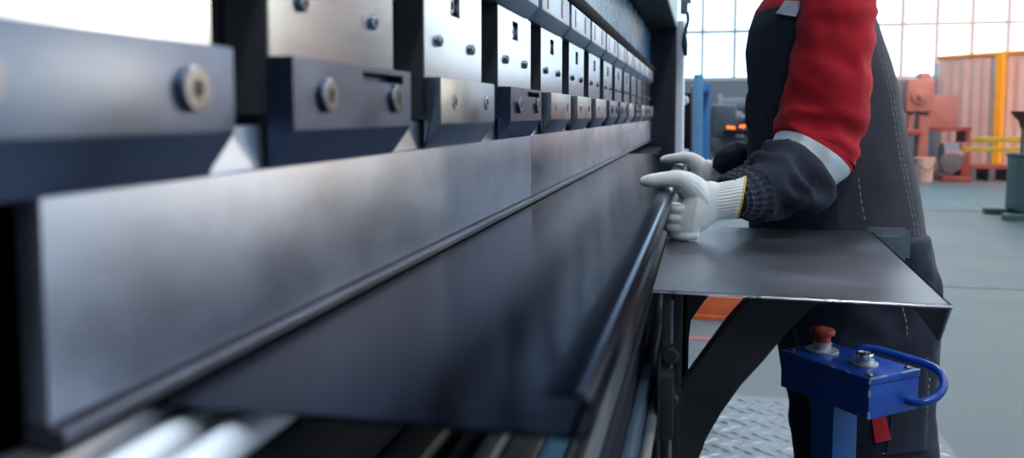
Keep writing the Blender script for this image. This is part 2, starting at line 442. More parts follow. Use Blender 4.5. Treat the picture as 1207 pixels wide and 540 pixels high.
# bed under the sheet
simple('bed_block', 'near_black', press, lambda b: box(b, -0.70, -0.075, -0.5, 4.78, 0.02, 0.90, bev=.004))
simple('bed_rail', 'bed_brown', press, lambda b: box(b, -0.232, -0.200, -0.3, 4.7, 0.90, 0.945, bev=.003))
simple('bed_rail', 'bed_grey', press, lambda b: (box(b, -0.186, -0.176, -0.3, 4.7, 0.90, 0.94, bev=.002), box(b, -0.166, -0.150, -0.3, 4.7, 0.90, 0.945, bev=.003)))
simple('bed_rail', 'bed_brown', press, lambda b: box(b, -0.146, -0.122, -0.3, 4.7, 0.90, 0.938, bev=.003))
simple('bed_rail', 'bed_blue', press, lambda b: box(b, -0.120, -0.100, -0.3, 4.7, 0.90, 0.936, bev=.003))
simple('bed_rail', 'bed_grey', press, lambda b: (box(b, -0.097, -0.092, -0.3, 4.7, 0.90, 0.94), box(b, -0.089, -0.084, -0.3, 4.7, 0.90, 0.94)))
simple('front_guide', 'guide_blue', press, lambda b: (box(b, -0.0745, -0.062, 0.2, 4.7, 0.56, 0.86, bev=.003)))
simple('front_guide_rail', 'bed_grey', press, lambda b: (rod(b, (-0.055, 0.3, 0.83), (-0.055, 4.6, 0.83), .006), box(b, -0.062, -0.058, 0.3, 4.6, 0.815, 0.822), box(b, -0.062, -0.052, 0.3, 4.6, 0.70, 0.715), box(b, -0.062, -0.056, .3, 4.6, .735, .742)))


def holder_parts(root, y, kind):
    """one clamp unit: plate, lower jaw, upper block; y = near end of the jaw"""
    jm = {'slot': 'jaw_dark', 'blue': 'jaw_blue', 'plain': 'jaw_light'}[kind]; dark = kind == 'slot'
    e = y + 0.23
    # plate with a rectangular window
    bm = B()
    a, b_, z0, z1 = y + .006, y + .238, 1.194, 1.422
    xa, xb = -0.312, -0.284
    wy0, wy1, wz0, wz1 = y + .10, y + .138, 1.312, 1.340
    box(bm, xa, xb, a, wy0, z0, z1); box(bm, xa, xb, wy1, b_, z0, z1)
    box(bm, xa, xb, wy0, wy1, z0, wz0); box(bm, xa, xb, wy0, wy1, wz1, z1)
    bmesh.ops.remove_doubles(bm, verts=bm.verts[:], dist=1e-5)
    pl = obj('mounting_plate', bm, 'plate', root)
    bm = B(); box(bm, -0.3155, -0.2845, y + .0035, y + .0055, 1.20, 1.422); obj('shaded_plate_side', bm, 'gap_shade', root)  # thin dark cover added on the plate side for shade in the gap
    simple('adjuster', 'bolt', pl, lambda b: (lathe(b, (-0.3115, (wy0 + wy1) / 2, 1.325), (1, 0, 0), [(.0115, 0), (.0115, .021), (.009, .024), (.005, .024), (.005, .018), (0, .018)], 14)))
    for k in (.052, .186):
        simple('bolt', 'bolt', pl, lambda b: lathe(b, (-0.284, y + k, 1.279), (1, 0, 0), [(.0066, 0), (.0066, .0035), (.005, .005), (.0035, .005), (.0035, .002), (0, .002)], 14))
    # jaw
    bm = B()
    prof = [(-0.283, 1.238), (XF, 1.238), (XF, 1.189), (-0.2825, 1.1635), (-0.2832, 1.1635)]
    if kind == 'slot':
        low = [(-0.283, 1.226), (XF, 1.226), (XF, 1.189), (-0.2825, 1.1635), (-0.2832, 1.1635)]
        prism(bm, low, 'y', y, e)
        for a0, a1, zb in ((y, y + .118, 1.226), (y + .210, e, 1.226), (y + .118, y + .210, 1.2335)):
            box(bm, -0.283, XF, a0, a1, zb, 1.238)
        box(bm, -0.283, -.279, y + .118, y + .210, 1.226, 1.2335)
        bmesh.ops.remove_doubles(bm, verts=bm.verts[:], dist=1e-5)
    else:
        prism(bm, prof, 'y', y, e, bev=.0018)
    jw = obj('clamp_jaw', bm, jm, root)
    for k in (.048, .186):
        bm = B()
        pr_, rr_, rs_ = (.0025, .0085, .0048) if kind == 'plain' else (.0060, .0122, .0054)
        lathe(bm, (XF - .001, y + k, 1.213), (1, 0, 0), [(rr_, 0), (rr_, pr_ - .001), (rr_ - .001, pr_), (rs_, pr_), (rs_, .0012), (0, .0012)], 20)
        obj('bolt', bm, 'jaw_light' if kind == 'plain' else 'bolt', jw)
        simple('socket', 'bolt_dark', jw, lambda b: lathe(b, (XF + .0003, y + k, 1.213), (1, 0, 0), [(rs_, 0), (rs_, pr_ - .0018), (0, pr_ - .0018)], 6))
    # upper block
    bm = B()
    prism(bm, [(-0.300, 1.354), (-0.280, 1.354), (XF, 1.372), (XF, 1.422), (-0.300, 1.422)], 'y', y - .088, y + .205, bev=.0025)
    up = obj('upper_block', bm, 'upper', root)
    for k in (-.035, .115):
        simple('slot', 'bolt_dark', up, lambda b: prism(b, [(y + k - .009 + 0.009 + .009 * math.cos(t_), 1.398 + (.010 if math.sin(t_) > 0 else -.010) + .009 * math.sin(t_)) for t_ in [2 * PI * q / 20 for q in range(20)]], 'x', XF - .002, XF + .0006))
        simple('bolt', 'bolt', up, lambda b: lathe(b, (XF + .0003, y + k, 1.398), (1, 0, 0), [(.0055, 0), (.0055, .001), (0, .001)], 10))


names = ['first', 'second', 'third', 'fourth', 'fifth', 'sixth', 'seventh', 'eighth', 'ninth', 'tenth', 'eleventh', 'twelfth', 'thirteenth', 'fourteenth']
KIND = {0: 'blue', 1: 'slot', 3: 'slot', 7: 'blue', 8: 'blue', 10: 'slot', 12: 'blue'}
SAY = {'slot': 'dark jaw with a slot', 'blue': 'blue-grey jaw', 'plain': 'light steel jaw'}
protos = {}
PY0 = 0.517


def copy_tree(o, parent, shift=None):
    c = o.copy(); COL.objects.link(c)
    if parent is not None: c.parent = parent
    if shift is not None: c.location = o.location + V(shift)
    for ch in list(o.children):
        copy_tree(ch, c)
    return c


for i in range(14):
    y = PY0 + PER * (i - 1) + (.0225 if i == 0 else 0)
    dk = KIND.get(i, 'plain')
    if i == 0: lab = 'blurred nearest punch holder with a blue-grey jaw, cut by the photo edge'
    else: lab = '%s punch holder counted from the near end of the press, %s' % (names[i], SAY[dk])
    if dk not in protos:
        r = thing('punch_holder', lab, 'tool clamp', (-0.30, y + .115, 1.168), 'punch holders along the ram')
        holder_parts(r, y, dk); protos[dk] = (r, y)
    else:
        s, sy = protos[dk]
        r = copy_tree(s, None, (0, y - sy, 0)); r['label'] = lab

# punch segments
segs = [(0.316, 1.408), (1.410, 2.238), (2.240, 3.068), (3.070, 3.898), (3.900, 4.76)]
plabs = ['nearest blurred long grey punch blade under the dark clamps', 'second grey punch blade from the near end of the press', 'third grey punch blade from the near end of the press',
         'fourth grey punch blade from the near end of the press', 'farthest grey punch blade beside the black column']
for (a, b_), lb in zip(segs, plabs):
    bm = B()
    prism(bm, [(-0.289, 1.192), (-0.2885, 1.164), (-0.2835, 1.163), (-0.2835, 1.0605), (-0.297, 1.0605), (-0.297, 1.164), (-0.300, 1.166), (-0.300, 1.192)], 'y', a, b_, bev=.0006)
    pu = obj('bending_punch', bm, 'punch')
    bm = B(); prism(bm, [(-0.297, 1.0604), (-0.2855, 1.0604), (-0.2855, 1.0585), (-0.2765, 1.0575), (-0.2755, 1.0565), (-0.2755, 1.0515), (-0.297, 1.0510)], 'y', a, b_)
    obj('punch_tip', bm, 'tip', pu)
    tag(pu, lb, 'press tool', 'punch blades in the press')

# lower die
die = thing('lower_die', 'lower die with two bright polished rods under the dark sheet', 'press tool', (-0.26, 2.0, 0.905))
simple('die_body', 'near_black', die, lambda b: (prism(b, [(-0.31, 0.902), (-0.236, .902), (-0.236, 1.00), (-0.222, 1.005), (-0.222, 1.022), (-0.31, 1.022)], 'y', -0.2, 4.7)))
simple('die_shoulder', 'bed_grey', die, lambda b: prism(b, [(-0.306, 1.022), (-0.276, 1.022), (-0.276, 1.041), (-0.279, 1.0465), (-0.306, 1.0465)], 'y', -0.2, 3.3))
for xr in (-0.266, -0.236):
    simple('polished_rod', 'ground_rod', die, lambda b: (rod(b, (xr, -0.2, 1.030), (xr, 3.3, 1.030), .0105, 20)))

# the bent sheet
SZ = 1.05; TH = 0.0025
bm = B()
# profile (x,z) of a C-shaped hem at the right side
def prof_sheet():
    out = [(-0.60, SZ - TH), (-0.056, SZ - TH)]
    cx, cz, r = -0.056, SZ - TH + .009, .009
    for k in range(1, 7):
        a = -PI / 2 + PI / 2 * k / 6; out.append((cx + r * math.cos(a), cz + r * math.sin(a)))
    zt = SZ + .0205; cz2 = zt - .009
    for k in range(0, 7):
        a = PI / 2 * k / 6; out.append((cx + r * math.cos(a), cz2 + r * math.sin(a)))
    out.append((-0.0705, zt)); out.append((-0.0705, zt - TH))
    r2 = r - TH
    for k in range(6, -1, -1):
        a = PI / 2 * k / 6; out.append((cx + r2 * math.cos(a), cz2 + r2 * math.sin(a)))
    for k in range(6, 0, -1):
        a = -PI / 2 + PI / 2 * k / 6; out.append((cx + r2 * math.cos(a), cz + r2 * math.sin(a)))
    out += [(-0.056, SZ), (-0.60, SZ)]
    return out
prism(bm, prof_sheet(), 'y', 0.382, 3.20)
tag(obj('steel_sheet', bm, 'sheet', smooth=40), 'long dark glossy steel sheet with a hemmed edge lying on the die', 'metal sheet')

# ------------------------------------------------------------------ support table
tab = thing('support_table', 'grey sheet metal support table on black curved brackets beside the press', 'table', (0.0, 1.4, 0.3))
bm = B()
prism(bm, [(-0.058, 1.062), (0.283, 1.052), (0.312, 1.690), (-0.058, 1.686)], 'z', 0.976, 0.980)
# bent-down lip along the right side, tapered
lip0, lip1 = V((0.283, 1.052, .98)), V((0.312, 1.690, .98))
d = (lip1 - lip0)
for q0, q1, h0, h1 in ((0, 1, .046, .03),):
    a, b_ = lip0 + d * q0, lip0 + d * q1
    pts = [a, b_, b_ + V((-.004, 0, -h1)), a + V((-.007, .012, -h0))]
    off = V((-.003, 0, 0))
    A_ = [bm.verts.new(p) for p in pts]; B_ = [bm.verts.new(p + off) for p in pts]
    bm.faces.new(A_); bm.faces.new(B_[::-1])
    for i in range(4): bm.faces.new((A_[i], B_[i], B_[(i + 1) % 4], A_[(i + 1) % 4]))
obj('table_top', bm, 'table', tab)
bm = B(); n0 = V((-0.058, 1.0612, 0.9775)); n1 = V((0.283, 1.0512, .9775))
rod(bm, n0, n1, .0012, 8); rod(bm, n1 + V((0, 0, .001)), n1 + V((-.0085, .012, -.044)), .0012, 8); obj('cut_edge', bm, 'edge', tab)


def arm(y0, y1, sh=0.0):
    bm = B()
    outer = [(0.215, 0.976), (0.142, 0.962), (0.112, 0.930), (0.081, 0.887), (0.053, 0.852), (0.029, 0.814), (0.011, 0.778), (-0.002, 0.740), (-0.010, 0.69), (-0.014, 0.62), (-0.014, 0.52)]
    inner = [(0.075, 0.976), (0.064, 0.966), (0.035, 0.930), (0.006, 0.886), (-0.016, 0.852), (-0.033, 0.822), (-0.043, 0.79), (-0.0455, 0.74), (-0.046, 0.69), (-0.046, 0.62), (-0.046, 0.52)]
    outer = [(max(x + sh, -.020), z) for x, z in outer]; inner = [(max(x + sh, -.046), z) for x, z in inner]
    prism(bm, outer + inner[::-1], 'y', y0, y1)
    return obj('bracket_arm', bm, 'support', tab)
arm(1.105, 1.150); arm(1.60, 1.645, -.045)
# arm fixing rail and slide
simple('post', 'support', tab, lambda b: (box(b, -0.0465, -0.037, 1.07, 1.16, .30, .976, bev=.002), box(b, -0.035, -0.022, 1.10, 1.125, .34, .974, bev=.002), box(b, -0.037, -0.035, 1.10, 1.12, .34, .97)))
simple('post', 'support', tab, lambda b: (box(b, -0.0465, -0.035, 1.57, 1.66, .30, .976, bev=.002), box(b, -0.035, -0.022, 1.60, 1.625, .34, .974, bev=.002)))
simple('slide_rail', 'bed_grey', tab, lambda b: rod(b, (-0.036, 1.096, .36), (-0.036, 1.096, .96), .0028, 10))
for zz in (.895, .838):
    simple('clamp_knob', 'support', tab, lambda b: (lathe(b, (-0.036, 1.105, zz), (0, -1, 0), [(.011, 0), (.011, .01), (.008, .014), (.008, .022), (.012, .024), (.012, .036), (.009, .040), (0, .040)], 18), box(b, -.0465, -.026, 1.09, 1.104, zz - .008, zz + .008, bev=.003)))
simple('slide_carriage', 'support', tab, lambda b: (box(b, -0.0485, -0.0467, 1.02, 1.22, .60, .90, bev=.0005), box(b, -0.0485, -.030, 1.03, 1.068, .80, .88, bev=.003), box(b, -.0485, -.036, 1.04, 1.068, .66, .74, bev=.002)))
# back stop with two bright edged plates
bs = simple('stop_bracket', 'jaw_light', tab, lambda b: (box(b, 0.305, 0.372, 1.690, 1.694, .925, .988, bev=.0015), box(b, 0.303, 0.382, 1.697, 1.700, .93, .982, bev=.001), box(b, .285, .36, 1.684, 1.7005, .966, .9715)))

# ------------------------------------------------------------------ control pedestal
ZT = 0.800
pc = at(1025, 447, z=ZT); pl_ = at(921, 412, z=ZT); pr = at(1067, 430, z=ZT)
ax = (pl_ - pc); LEN = ax.length; ax.normalize()
bx2 = pr - pc; WID = bx2.length; perp = V((-ax.y, ax.x, 0))
if perp.dot(bx2) < 0: perp = -perp
WID = bx2.dot(perp)
print('pedestal', tuple(pc), LEN, WID, math.degrees(math.acos(ax.dot(bx2.normalized()))))
HB = 0.064
cen = pc + ax * LEN / 2 + perp * WID / 2
ped = thing('control_pedestal', 'blue control pedestal with red mushroom button beside the worker', 'control box', (cen.x, cen.y, 0))
def PP(a, b, z): return pc + ax * a + perp * b + V((0, 0, z - ZT))
def pbox(bm, a0, a1, b0, b1, z0, z1, bev=0, mi=0):
    vs = [bm.verts.new(PP(a, b, z)) for a in (a0, a1) for b in (b0, b1) for z in (z0, z1)]
    fs = [bm.faces.new([vs[i] for i in f]) for f in [(0, 1, 3, 2), (4, 6, 7, 5), (0, 4, 5, 1), (2, 3, 7, 6), (0, 2, 6, 4), (1, 5, 7, 3)]]
    if bev:
        es = set(e for f in fs for e in f.edges)
        bmesh.ops.bevel(bm, geom=list(es), offset=bev, segments=2, affect='EDGES', profile=.6)
bm = B(); pbox(bm, 0, LEN, 0, WID, ZT - HB, ZT - .012, .0025); cbx = obj('box_body', bm, 'blue', ped)
bm = B(); pbox(bm, -.001, LEN + .001, -.001, WID + .001, ZT - .0115, ZT, .002); lid = obj('box_lid', bm, 'blue', ped)
bm = B()
rnd = random.Random(3)
z = ZT - .001
while z > ZT - HB + .004:
    h = rnd.uniform(.004, .014)
    if rnd.random() < .62: pbox(bm, -.0013, .0013 + rnd.uniform(0, .001), -.0013, .0012, max(z - h, ZT - HB + .002), z)
    z -= h
obj('chipped_edge', bm, 'chip', cbx)
bm = B(); b_ = 0.0
while b_ < WID - .004:
    h = rnd.uniform(.004, .012)
    if rnd.random() < .6: pbox(bm, -.0014, .0012, b_, min(b_ + h, WID), ZT - .0012, ZT + .0006)
    b_ += h
a_ = 0.0
while a_ < LEN * .45:
    h = rnd.uniform(.004, .012)
    if rnd.random() < .35: pbox(bm, a_, a_ + h, -.0014, .0008, ZT - .0010, ZT + .0005)
    a_ += h
obj('chipped_edge', bm, 'chip', lid)
for a, b in ((.012, .012), (.012, WID - .012), (LEN - .012, .012), (LEN - .012, WID - .012)):
    simple('screw', 'bolt', lid, lambda m: lathe(m, PP(a, b, ZT), (0, 0, 1), [(.0055, 0), (.0055, .002), (.004, .0035), (0, .0035)], 14))
p = PP(LEN * .80, WID * .5, ZT)
es = simple('stop_button_collar', 'chip', ped, lambda m: lathe(m, p, (0, 0, 1), [(.027, 0), (.027, .003), (.018, .004), (.0145, .005), (.0145, .016), (0, .016)], 28))
simple('stop_button', 'red_button', ped, lambda m: lathe(m, p, (0, 0, 1), [(.0135, .016), (.0135, .026), (.020, .029), (.0208, .033), (.0195, .037), (.012, .0395), (0, .040)], 28))
p2 = PP(LEN * .32, WID * .5, ZT)
simple('push_button_collar', 'chip', ped, lambda m: lathe(m, p2, (0, 0, 1), [(.0215, 0), (.0215, .003), (.0175, .004), (0, .004)], 28))
simple('push_button', 'chrome', ped, lambda m: lathe(m, p2, (0, 0, 1), [(.0135, .004), (.0145, .006), (.0145, .017), (.0135, .019), (.0115, .019), (.0110, .012), (0, .012)], 28))
simple('push_button_cap', 'bolt_dark', ped, lambda m: lathe(m, p2, (0, 0, 1), [(.0108, .0121), (.0108, .014), (0, .015)], 20))
# guard loop
bm = B()
gp = [PP(LEN * .80, WID + .002, ZT - .03), PP(LEN * .78, WID + .018, ZT - .010), PP(LEN * .66, WID + .034, ZT - .002), PP(LEN * .38, WID + .040, ZT - .002), PP(0.01, WID + .036, ZT - .002),
      PP(-.016, WID + .030, ZT - .008), PP(-.029, WID + .018, ZT - .022), PP(-.030, WID + .000, ZT - .036), PP(-.022, WID - .018, ZT - .044), PP(-.010, WID - .024, ZT - .046), PP(.002, WID - .026, ZT - .046)]
tube(bm, gp, .0068, 14, 8); obj('guard_loop', bm, 'blue', ped)
# post: square tube, corner towards the camera
bm = B(); pcx = PP(LEN * .44, WID * .5, ZT)
bq0, bq1 = WID * .5 - .028, WID * .5 + .028
pbox(bm, LEN * .69 - .034, LEN * .69 + .015, bq0, bq1, PZ + .012, ZT - HB - .0002, .003); obj('pole', bm, 'blue_pole', ped)
bm = B(); pbox(bm, LEN * .62 - .09, LEN * .62 + .09, WID * .5 - .09, WID * .5 + .09, PZ + .005, PZ + .012, .002); obj('base_plate', bm, 'blue_pole', ped)
for a in (LEN * .2, LEN * .68):
    simple('bolt', 'bolt', cbx, lambda m: lathe(m, PP(a, WID * .12, ZT - HB), (0, 0, -1), [(.005, 0), (.005, .004), (0, .004)], 10))

# ------------------------------------------------------------------ worker
TY = 1.925
GZ = PZ + .005
wk = thing('person', 'worker in red and navy overalls and white gloves holding the sheet edge', 'person', (0.32, TY, GZ))


def nz3(p, s, seed=0.0):
    return noise.noise(V((p[0] * s + seed, p[1] * s + seed * 1.7, p[2] * s - seed)))


# body: one continuous surface
def mid(a, b, y): return (at(*a, y=y) + at(*b, y=y)) / 2
LIMBS = [
    ([V((.235, TY - .12, 1.40)), mid((944, 0), (1031, 0), 1.715), mid((933, 80), (1024, 105), 1.70), mid((924, 135), (1012, 180), 1.70)], [.05, .05, .046, .042]),
    ([mid((924, 135), (1012, 180), 1.70), mid((908, 173), (972, 229), 1.675), mid((884, 189), (925, 256), 1.61), mid((862, 202), (884, 257), 1.55), V((.03, 1.51, 1.049))], [.042, .042, .036, .027, .024]),
    ([V((.235, TY + .12, 1.40)), V((.225, TY + .215, 1.35)), V((.20, TY + .23, 1.165))], [.05, .048, .042]),
    ([V((.20, TY + .23, 1.165)), V((.12, TY + .25, 1.098)), V((.05, TY + .283, 1.077)), V((.03, 2.20, 1.055))], [.042, .034, .026, .022])]
bm = B()
hx, hz = 0.19, 1.625   # head centre (looking towards the press and down)
loft(bm, [ell((0.30, TY, .90), (.12, 0, 0), (0, .15, 0), 20), ell((0.29, TY, 1.05), (.10, 0, 0), (0, .14, 0), 20), ell((0.265, TY, 1.25), (.11, 0, 0), (0, .16, 0), 20),
          ell((0.245, TY, 1.38), (.09, 0, 0), (0, .17, 0), 20), ell((0.235, TY, 1.45), (.06, 0, 0), (0, .09, 0), 20), ell((0.222, TY, 1.50), (.055, 0, 0), (0, .055, 0), 20), ell((0.205, TY, 1.56), (.054, 0, 0), (0, .052, 0), 20)])
hr = []
for t, rx, ry, ox in ((-.115, .03, .03, -.045), (-.10, .055, .045, -.035), (-.07, .082, .060, -.018), (-.03, .092, .069, -.006), (.02, .098, .075, 0), (.06, .095, .074, .004), (.095, .072, .058, .006), (.115, .035, .03, .006)):
    hr.append(ell((hx + ox, TY, hz + t), (rx, 0, 0), (0, ry, 0), 24))
loft(bm, hr)
tube(bm, [(hx - .090, TY, hz + .022), (hx - .112, TY, hz - .018)], [.010, .016], 12, 4, round_ends=True)      # nose
tube(bm, [(hx - .090, TY - .022, hz - .058), (hx - .097, TY, hz - .060), (hx - .090, TY + .022, hz - .058)], .008, 10, 4, round_ends=True)  # lips
tube(bm, [(hx - .086, TY - .045, hz + .034), (hx - .098, TY, hz + .036), (hx - .086, TY + .045, hz + .034)], .009, 10, 4, round_ends=True)  # brow
for s in (-1, 1): tube(bm, [(hx + .01, TY + s * .074, hz + .022), (hx + .018, TY + s * .082, hz), (hx + .006, TY + s * .076, hz - .026)], [.012, .014, .009], 10, 4, round_ends=True)
for s in (-1, 1):
    tube(bm, [(0.30 , TY + s * .09, .90), (0.30, TY + s * .095, .52), (0.33, TY + s * .10, .12)], [.085, .06, .042], 16, 6, round_ends=True)
    tube(bm, [(0.34, TY + s * .10, .09), (0.20, TY + s * .105, .075)], [.038, .032], 14, 4, round_ends=True)
for lst in LIMBS: tube(bm, *lst, 14, 5, round_ends=True)
body = obj('body', bm, 'skin', wk)
rm = body.modifiers.new('remesh', 'REMESH'); rm.mode = 'VOXEL'; rm.voxel_size = .008; rm.use_smooth_shade = True
sm = body.modifiers.new('smooth', 'SMOOTH'); sm.iterations = 4
bm = B()
loft(bm, [ell((hx + .045, TY, hz - .06), (.055, 0, 0), (0, .066, 0), 24), ell((hx + .030, TY, hz), (.074, 0, 0), (0, .079, 0), 24), ell((hx + .018, TY, hz + .05), (.089, 0, 0), (0, .081, 0), 24), ell((hx + .010, TY, hz + .09), (.088, 0, 0), (0, .070, 0), 24), ell((hx + .008, TY, hz + .118), (.055, 0, 0), (0, .046, 0), 24), ell((hx + .008, TY, hz + .127), (.01, 0, 0), (0, .01, 0), 24)])
obj('hair', bm, 'hair', wk)

# jacket torso
NT = 72
def torso_ring(z, x0, x1, wy, e=2.3, dy=0.0):
    c = V(((x0 + x1) / 2, TY + dy, z)); r = ell(c, ((x1 - x0) / 2, 0, 0), (0, wy, 0), NT, e); out = []
    for q in r:
        n = (q - c); n.z = 0; n.normalize()
        w = .008 * nz3((q.x, q.y, q.z * .45), 8, 3) + .003 * nz3((q.x, q.y, q.z * .5), 20, 8)
        amp = 1.0 if z < 1.44 else .4
        out.append(q + n * w * amp)
    return out
zs = [(.865, .115, .470, .185), (.90, .108, .463, .190), (.97, .102, .452, .190), (1.05, .098, .438, .192), (1.14, .097, .416, .196), (1.25, .098, .390, .200), (1.33, .092, .366, .205), (1.38, .098, .350, .205), (1.42, .108, .334, .190), (1.45, .125, .322, .155), (1.475, .140, .312, .115), (1.495, .150, .300, .085)]
rings, rz = [], []
for i in range(len(zs) - 1):
    for k in range(5):
        t = k / 5; a, b = zs[i], zs[i + 1]
        q = [a[m] + (b[m] - a[m]) * t for m in range(4)]
        rings.append(torso_ring(*q)); rz.append(q[0])
rings.append(torso_ring(*zs[-1])); rz.append(zs[-1][0])
# inner hem so that the jacket has an opening at the bottom and the neck
r0 = torso_ring(.872, .127, .458, .173); rN = torso_ring(1.497, .160, .290, .075)
rings = [r0] + rings + [rN]; rz = [.86] + rz + [1.5]
bm = B()
def jm(i, j):
    z = rz[i]; ang = 2 * PI * j / NT; side = -math.sin(ang)     # >0 near side; cos>0 back
    if z > 1.405 + .03 * max(0, math.cos(ang)): return 1
    if math.cos(ang) > -0.15 and z > .8: return 2
    return 0
loft(bm, rings, False, False, mfun=jm)
jk = obj('jacket', bm, ['navy', 'red', 'navy_flare'], wk, smooth=80)
# collar
bm = B()
loft(bm, [ell((.225, TY, 1.485), (.088, 0, 0), (0, .092, 0), 32), ell((.218, TY, 1.52), (.080, 0, .012), (0, .080, 0), 32), ell((.212, TY, 1.545), (.076, 0, .014), (0, .076, 0), 32), ell((.213, TY, 1.545), (.068, 0, .014), (0, .068, 0), 32), ell((.222, TY, 1.49), (.070, 0, 0), (0, .070, 0), 32)], False, False)
obj('collar', bm, 'red', jk, smooth=80)


def on_torso(u, v):
    """nearest jacket surface point seen at a measured position: used for seams sewn on the jacket"""
    a = at(u, v, y=1.5); d = (a - CAM).normalized()
    best = None
    t = 1.2
    while t < 2.6:
        p = CAM + d * t
        if p.z > .87 and p.z < 1.49:
            for i in range(len(zs) - 1):
                if zs[i][0] <= p.z <= zs[i + 1][0]:
                    s = (p.z - zs[i][0]) / (zs[i + 1][0] - zs[i][0])
                    x0, x1, wy = [zs[i][m] + (zs[i + 1][m] - zs[i][m]) * s for m in (1, 2, 3)]
                    q = (abs((p.x - (x0 + x1) / 2) / ((x1 - x0) / 2 + .006)) ** 2.3 + abs((p.y - TY) / (wy + .006)) ** 2.3)
                    if q <= 1: return p
        t += .002
    return None


def dashes(bm, pts, r=.0011, L_=.007, gap=.004):
    P = catmull(pts, 16); acc = 0; on = True; cur = [P[0]]
    for i in range(1, len(P)):
        seg = (P[i] - P[i - 1]).length; acc += seg
        if on: cur.append(P[i])
        if acc > (L_ if on else gap):
            if on and len(cur) > 1: tube(bm, [cur[0], cur[-1]], r, 6, 1)
            on = not on; acc = 0; cur = [P[i]]


def seam(lst, name, m='stitch', parent=None, r=.0008):
    pts = [q for q in (on_torso(*a) for a in lst) if q is not None]
    if len(pts) < 2: return
    bm = B(); dashes(bm, pts, r); obj(name, bm, m, parent)
seam([(1036, 60), (1046, 100), (1054, 140), (1060, 180), (1068, 220), (1078, 270), (1086, 320)], 'stitching', parent=jk)
seam([(1040, 60), (1050, 100), (1058, 140), (1064, 180), (1072, 220), (1082, 270), (1090, 320)], 'stitching', parent=jk)
seam([(1012, 210), (1015, 235), (1020, 262)], 'stitching', parent=jk)
seam([(1060, 313), (1080, 306), (1098, 302)], 'stitching', parent=jk)
seam([(1027, 5), (1031, 30), (1030, 55)], 'stitching', parent=jk)
# thin hanging tape loop on the chest
simple('chest_loop', 'navy', jk, lambda b: tube(b, [at(886, 106, y=1.88), at(881, 116, y=1.87), at(881, 145, y=1.87), at(887, 152, y=1.88)], .0035, 8, 5))

# sleeves
NS = 56
def sleeve(edge, name, mids, mats, wr, parent, seed, sub=6, cap=False):
    """edge: (pL, pR, depth radius) rings; mids: material per ring span"""
    P = []
    L_ = catmull([e[0] for e in edge], sub); R_ = catmull([e[1] for e in edge], sub)
    nseg = len(L_); rings = []; mi = []
    for i in range(nseg):
        t = i / (nseg - 1) * (len(edge) - 1); k = min(int(t), len(edge) - 2); f = t - k
        dr = edge[k][2] * (1 - f) + edge[k + 1][2] * f
        wa = edge[k][3] * (1 - f) + edge[k + 1][3] * f
        c = (L_[i] + R_[i]) / 2; a = (R_[i] - L_[i]) / 2
        c_prev = (L_[max(0, i - 1)] + R_[max(0, i - 1)]) / 2; c_next = (L_[min(nseg - 1, i + 1)] + R_[min(nseg - 1, i + 1)]) / 2
        tg = (c_next - c_prev).normalized()
        bdir = a.cross(tg)
        if bdir.length < 1e-6: bdir = V((0, 1, 0))
        bdir.normalize()
        rg = ell(c, a, bdir * dr, NS, 2.15); out = []
        for q in rg:
            n = (q - c).normalized()
            f1 = abs(nz3((q.x * .55 + q.z * .75, q.y * .5, (q.z - q.x) * .28), 24, seed))
            f2 = abs(nz3((q.x * .5 + q.z * .5, q.y * .4, (q.z - q.x) * .35), 40, seed + 5))
            w = wr * wa * (.55 * nz3((q.x, q.y * .5, q.z), 9, seed + 2) + 1.15 * (.25 - f1) + .4 * (.22 - f2))
            out.append(q + n * w)
        rings.append(out); mi.append(mids[k])
    bm = B(); loft(bm, rings, cap, cap, mfun=lambda i, j: mi[i])
    return obj(name, bm, mats, parent, smooth=80)

def E2(a, b, y, dr, w=1.0, y2=None):
    return (at(*a, y=y), at(*b, y=y2 or y), dr, w)
left_edges = [
    E2((962, -52), (1010, -52), 1.78, .05, .3), E2((948, -30), (1024, -32), 1.74, .07, .4), E2((944, 0), (1031, 0), 1.715, .075, .5), E2((940, 40), (1029, 50), 1.705, .076, .4), E2((933, 80), (1024, 105), 1.70, .074, .5),
    E2((924, 122), (1017, 155), 1.70, .072, .7), E2((917, 150), (1006, 196), 1.695, .070, .6),
    E2((917, 157), (997, 205), 1.69, .071, .3), E2((906, 175), (968, 233), 1.675, .069, .3),
    E2((899, 180), (951, 249), 1.645, .064, 1.6), E2((884, 189), (925, 256), 1.61, .059, 1.6), E2((870, 198), (897, 257), 1.57, .050, .35)]
mids = [0, 0, 0, 0, 0, 0, 0, 1, 2, 2, 2]
sl = sleeve(left_edges, 'sleeve', mids, ['red', 'reflect', 'navy'], .026, jk, 2.0, 8)
cuff_e = [E2((872, 197), (899, 257), 1.572, .048, .5), E2((862, 202), (884, 257), 1.55, .040, .5), E2((853, 208), (874, 255), 1.532, .034, .5), E2((850, 212), (868, 252), 1.526, .029, .3)]
